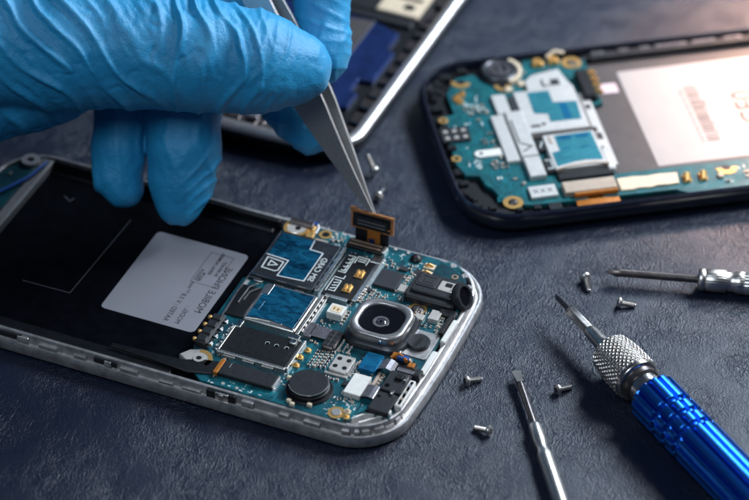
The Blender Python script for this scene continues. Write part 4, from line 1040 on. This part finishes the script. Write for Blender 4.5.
lo = np.array([-20.5, 0.6, -1.7]); hi_ = np.array([.2, 11.2, 7.4])
lo[0] = -15.5
nx_, ny_, nz_ = [int(math.ceil((hi_[i]-lo[i])/h)) for i in range(3)]
X = (lo[0]+h*np.arange(nx_)).astype(np.float32)[:, None, None]
Y = (lo[1]+h*np.arange(ny_)).astype(np.float32)[None, :, None]
Z = (lo[2]+h*np.arange(nz_)).astype(np.float32)[None, None, :]
def cone(a, b_):
    ax, ay, az, ra = a; bx, by, bz, rb = b_
    dx, dy, dz = bx-ax, by-ay, bz-az; l2 = dx*dx+dy*dy+dz*dz
    t_ = np.clip(((X-ax)*dx+(Y-ay)*dy+(Z-az)*dz)/l2, 0, 1)
    return np.sqrt((X-ax-t_*dx)**2+(Y-ay-t_*dy)**2+(Z-az-t_*dz)**2)-(ra+(rb-ra)*t_)
def smin(a, b_, k):
    hh = np.maximum(k-np.abs(a-b_), 0)/k
    return np.minimum(a, b_)-hh*hh*k*.25
F = None
for ch, k in chains:
    f = None
    for i in range(len(ch)-1):
        c = cone(ch[i], ch[i+1]); f = c if f is None else smin(f, c, k)
    F = f if F is None else smin(F, f, .10)
F = np.maximum(F, (lo[0]+.15)-X+0*Y+0*Z)
# surface nets
def surface_nets(F):
    s = F < 0
    nx, ny, nz = F.shape
    mixed = np.zeros((nx-1, ny-1, nz-1), bool); cnt = np.zeros(mixed.shape, np.int8)
    for i in (0, 1):
        for j in (0, 1):
            for k in (0, 1): cnt += s[i:nx-1+i, j:ny-1+j, k:nz-1+k]
    mixed = (cnt > 0) & (cnt < 8)
    idx = -np.ones(mixed.shape, np.int64); I = np.argwhere(mixed); idx[mixed] = np.arange(len(I))
    acc = np.zeros((len(I), 3)); num = np.zeros(len(I))
    C = [(i, j, k) for i in (0, 1) for j in (0, 1) for k in (0, 1)]
    for p in C:
        for ax in range(3):
            if p[ax]: continue
            q = list(p); q[ax] = 1
            fp = F[I[:, 0]+p[0], I[:, 1]+p[1], I[:, 2]+p[2]]; fq = F[I[:, 0]+q[0], I[:, 1]+q[1], I[:, 2]+q[2]]
            m = (fp < 0) != (fq < 0); t_ = np.where(m, fp/(fp-fq+1e-12), 0)
            pos = np.tile(np.array(p, float), (len(I), 1)); pos[:, ax] += t_
            acc[m] += pos[m]; num[m] += 1
    V = I+acc/num[:, None]
    quads = []
    for ax in range(3):
        sl0 = [slice(None)]*3; sl1 = [slice(None)]*3; sl0[ax] = slice(0, -1); sl1[ax] = slice(1, None)
        e = np.argwhere(s[tuple(sl0)] != s[tuple(sl1)])
        o1, o2 = [(1, 2), (2, 0), (0, 1)][ax]
        ok = (e[:, o1] > 0) & (e[:, o2] > 0) & (e[:, o1] < F.shape[o1]-1) & (e[:, o2] < F.shape[o2]-1); e = e[ok]
        def cell(d1, d2):
            c = e.copy(); c[:, o1] -= d1; c[:, o2] -= d2; return idx[c[:, 0], c[:, 1], c[:, 2]]
        q = np.stack([cell(1, 1), cell(0, 1), cell(0, 0), cell(1, 0)], 1)
        inside = s[e[:, 0], e[:, 1], e[:, 2]]; q[~inside] = q[~inside][:, ::-1]
        quads.append(q)
    return V, np.concatenate(quads)
V, Q = surface_nets(F)
V = lo+V*h
gx, gy, gz = np.gradient(F, h)
def samp(G, P):
    q = np.clip(((P-lo)/h), 0, np.array(F.shape)-1.001); i = q.astype(int); f = q-i; out = 0
    for a in (0, 1):
        for b_ in (0, 1):
            for c in (0, 1):
                w = (f[:, 0] if a else 1-f[:, 0])*(f[:, 1] if b_ else 1-f[:, 1])*(f[:, 2] if c else 1-f[:, 2])
                out = out+w*G[i[:, 0]+a, i[:, 1]+b_, i[:, 2]+c]
    return out
Nn = np.stack([samp(gx, V), samp(gy, V), samp(gz, V)], 1); Nn /= np.linalg.norm(Nn, axis=1)[:, None]+1e-9
# smooth a little (neighbour averaging)
E1 = np.concatenate([Q[:, [0, 1]], Q[:, [1, 2]], Q[:, [2, 3]], Q[:, [3, 0]]]); E1 = np.concatenate([E1, E1[:, ::-1]])
deg = np.bincount(E1[:, 0], minlength=len(V))[:, None]
def smooth(A, n):
    for _ in range(n):
        S = np.stack([np.bincount(E1[:, 0], A[E1[:, 1], k], minlength=len(A)) for k in range(A.shape[1])], 1)/np.maximum(deg, 1)
        A = .5*A+.5*S
    return A
V = smooth(V, 3); Nn = smooth(Nn, 3)
# wrinkles : image-plane-like coordinates of the hand
px = 374.5+V[:, 0]*FPX/(DIST-V[:, 2]); py = 250-V[:, 1]*FPX/(DIST-V[:, 2])
lat = rng.rand(64, 64)
def vn(x, y):
    xi = np.floor(x).astype(int); yi = np.floor(y).astype(int); fx = x-xi; fy = y-yi
    fx = fx*fx*(3-2*fx); fy = fy*fy*(3-2*fy); g = lambda a, b_: lat[a % 64, b_ % 64]
    return (g(xi, yi)*(1-fx)+g(xi+1, yi)*fx)*(1-fy)+(g(xi, yi+1)*(1-fx)+g(xi+1, yi+1)*fx)*fy
def sst(a, b_, x):
    t_ = np.clip((x-a)/(b_-a), 0, 1); return t_*t_*(3-2*t_)
front = V[:, 2] > 2.2                                 # the thumb and heel, nearest side
th = R(54)+R(28)*sst(140, 205, px)
# signed distance across the folds, bending from diagonal to upright
tq = px*math.sin(R(54))-py*math.cos(R(54))
tq2 = px-py*.10
mix = sst(130, 200, px)
warp = 20*(vn(px/60+3, py/60)-.5)+5*(vn(px/24, py/24+9)-.5)
def folds(t_, per, along, seed):
    ph = (t_+warp)/per+1.1*vn(t_/per*.35+seed, along/70+seed)
    w = .5+.5*np.cos(2*PI*ph+.55*np.sin(2*PI*ph)); w = w**2.9
    amp = .28+1.3*vn(t_/per*.9+seed*2, along/46+seed*3)**1.3
    return w*amp
al1 = px*math.cos(R(54))+py*math.sin(R(54))
f1 = 1.25*folds(tq, 27, al1, 4.2)+.22*folds(tq, 13, al1, 12.5)
f2 = 1.35*folds(tq2, 21, py*1.7, 21.1)+.15*folds(tq2, 9, py, 31.7)
fold = f1*(1-mix)+f2*mix
env = (1-sst(232, 285, px))*(.35+.65*sst(-60, 0, px))
under = 1-.5*sst(82, 106, py)
finec = vn(tq/5.5+2, al1/30+1)*(1-mix)+vn(tq2/5.0+8, py/26+3)*mix
crease = np.abs(vn(tq/13+40, al1/38+7)*(1-mix)+vn(tq2/12+23, py/34+31)*mix-.5)
crease = np.clip(1-crease/.055, 0, 1)**1.5
disp = np.where(front, (.098*(fold-.5)+.030*(finec-.5)-.030*crease)*env*under, 0)
# softer tip modelling
disp += np.where(front, .030*(vn(px/9+7, py/9)-.5)*sst(225, 280, px), 0)
tipf = np.where(front, .055*folds(px+.55*py, 13, py, 8.3)*sst(238, 262, px)*(1-sst(280, 312, px)), 0); disp += tipf*.5
# back fingers : faint lengthwise tension lines and small creases near the tips
bk = ~front
disp += np.where(bk, .030*(vn(px/8+17, py/30+5)-.5)+.055*folds(py*.8+.75*px, 14, px-py, 17.)*sst(120, 170, py)*sst(168, 200, px)+.035*folds(px+.1*py, 26, py, 3.), 0)
disp += np.where(bk & (px > 255), .035*folds(py-.2*px, 16, px, 5.)*1.0, 0)
disp += .014*(vn(px/4.5, py/4.5+31)-.5)+.020*(vn(px/13+5, py/13+50)-.5)
V = V+Nn*disp[:, None]
V = smooth(V, 1)
Wd = V @ np.array(MC).T
org = Wd.mean(0); org[2] = Wd[:, 2].min()
me = bpy.data.meshes.new('gloved_hand')
me.from_pydata((Wd-org).tolist(), [], Q.tolist()); me.materials.append(M['glove'])
me.polygons.foreach_set('use_smooth', [True]*len(me.polygons)); me.update()
hand = bpy.data.objects.new('gloved_hand', me); col.objects.link(hand); hand.location = org.tolist()
hand['label'] = 'hand in a wrinkled blue nitrile glove pinching the tweezers above the silver phone'; hand['category'] = 'hand'

# tweezers
tipP = MC @ hp3(377.5, 222.5, -1.22); topP = MC @ hp3(236, -52, -1.95)
axis = (topP-tipP); LEN = axis.length; axis.normalize()
rgt = Vector((1, 0, 0)); vw = Vector((0, -cp, sp))      # towards the viewer side
wd0 = (rgt-axis*rgt.dot(axis)).normalized(); th0 = axis.cross(wd0).normalized()
if th0.dot(vw) < 0: th0 = -th0
rot = Matrix.Rotation(R(-24), 3, axis)
wd = rot @ wd0; tn = rot @ th0
if tn.dot(vw) < 0: tn = -tn
tw = thing('tweezers', 'grey steel tweezers held in the gloved fingers, tip on the lifted ribbon connector', 'tweezers', tipP, (0, 0, 0))
def arm(sgn, name):
    lps = []
    n = 26
    for i in range(n+1):
        t_ = i/n; s_ = t_*LEN*1.0
        w = .035+.37*min(1, (s_/3.4))**1.15 if s_ < 3.4 else .405-.06*min(1, (s_-3.4)/3)
        gap = .014+.25*math.sin(min(1, s_/5.5)*PI/2*1.0)*(1 if s_ < 5.5 else max(.05, 1-(s_-5.5)/3.0))
        c = axis*s_+tn*(sgn*gap)+wd*(0.05*(-sgn))*min(1, s_/2)
        hth = .022+.035*min(1, s_/2.0)
        lps.append([c-wd*w-tn*hth, c+wd*w-tn*hth, c+wd*w*1.0+tn*hth, c-wd*w+tn*hth])
    b = B(); b.quadring(lps)
    o = obj(name, b, 'tweez', tw)
    m = o.modifiers.new('edge', 'BEVEL'); m.width = .012; m.segments = 2; m.limit_method = 'ANGLE'
    return o
M['tweez'] = mat('brushed_grey_steel', (.55, .53, .52), .42, 1., .12, 3, .25, 30, stretch=(12, 12, 1.2))
arm(1, 'arm'); arm(-1, 'arm')

# ------------------------------------------------------------------ light
w = bpy.data.worlds.new('World'); sc.world = w; w.use_nodes = True
bg = w.node_tree.nodes['Background']; bg.inputs['Color'].default_value = (.16, .24, .42, 1); bg.inputs['Strength'].default_value = .10
def area(name, loc, target, size, power, color, size_y=None):
    l = bpy.data.lights.new(name, 'AREA'); l.energy = power; l.color = color; l.size = size
    if size_y: l.shape = 'RECTANGLE'; l.size_y = size_y
    o = bpy.data.objects.new(name, l); col.objects.link(o); o.location = loc
    o.rotation_euler = (Vector(target)-Vector(loc)).to_track_quat('-Z', 'Y').to_euler()
    return o
    return o
area('softbox_key', (31, 12, 30), (1, 0, 0), 14, 21000, (.86, .93, 1.), 14)
area('softbox_back', (26, 38, 33), (2, 0, 0), 13, 19000, (.70, .85, 1.), 13)
area('softbox_fill', (-14, -28, 46), (-4, 3, 3), 20, 8800, (.76, .89, 1.))
area('flare_stand_in', (18.5, 19.5, 13.5), (14, 9.5, 0), 3.5, 2100, (1., .55, .36)).data.spread = R(42)  # added warm light, stands in for lens flare at the upper right
sc.view_settings.view_transform = 'Standard'; sc.view_settings.look = 'None'; sc.view_settings.exposure = .14; sc.view_settings.gamma = 1
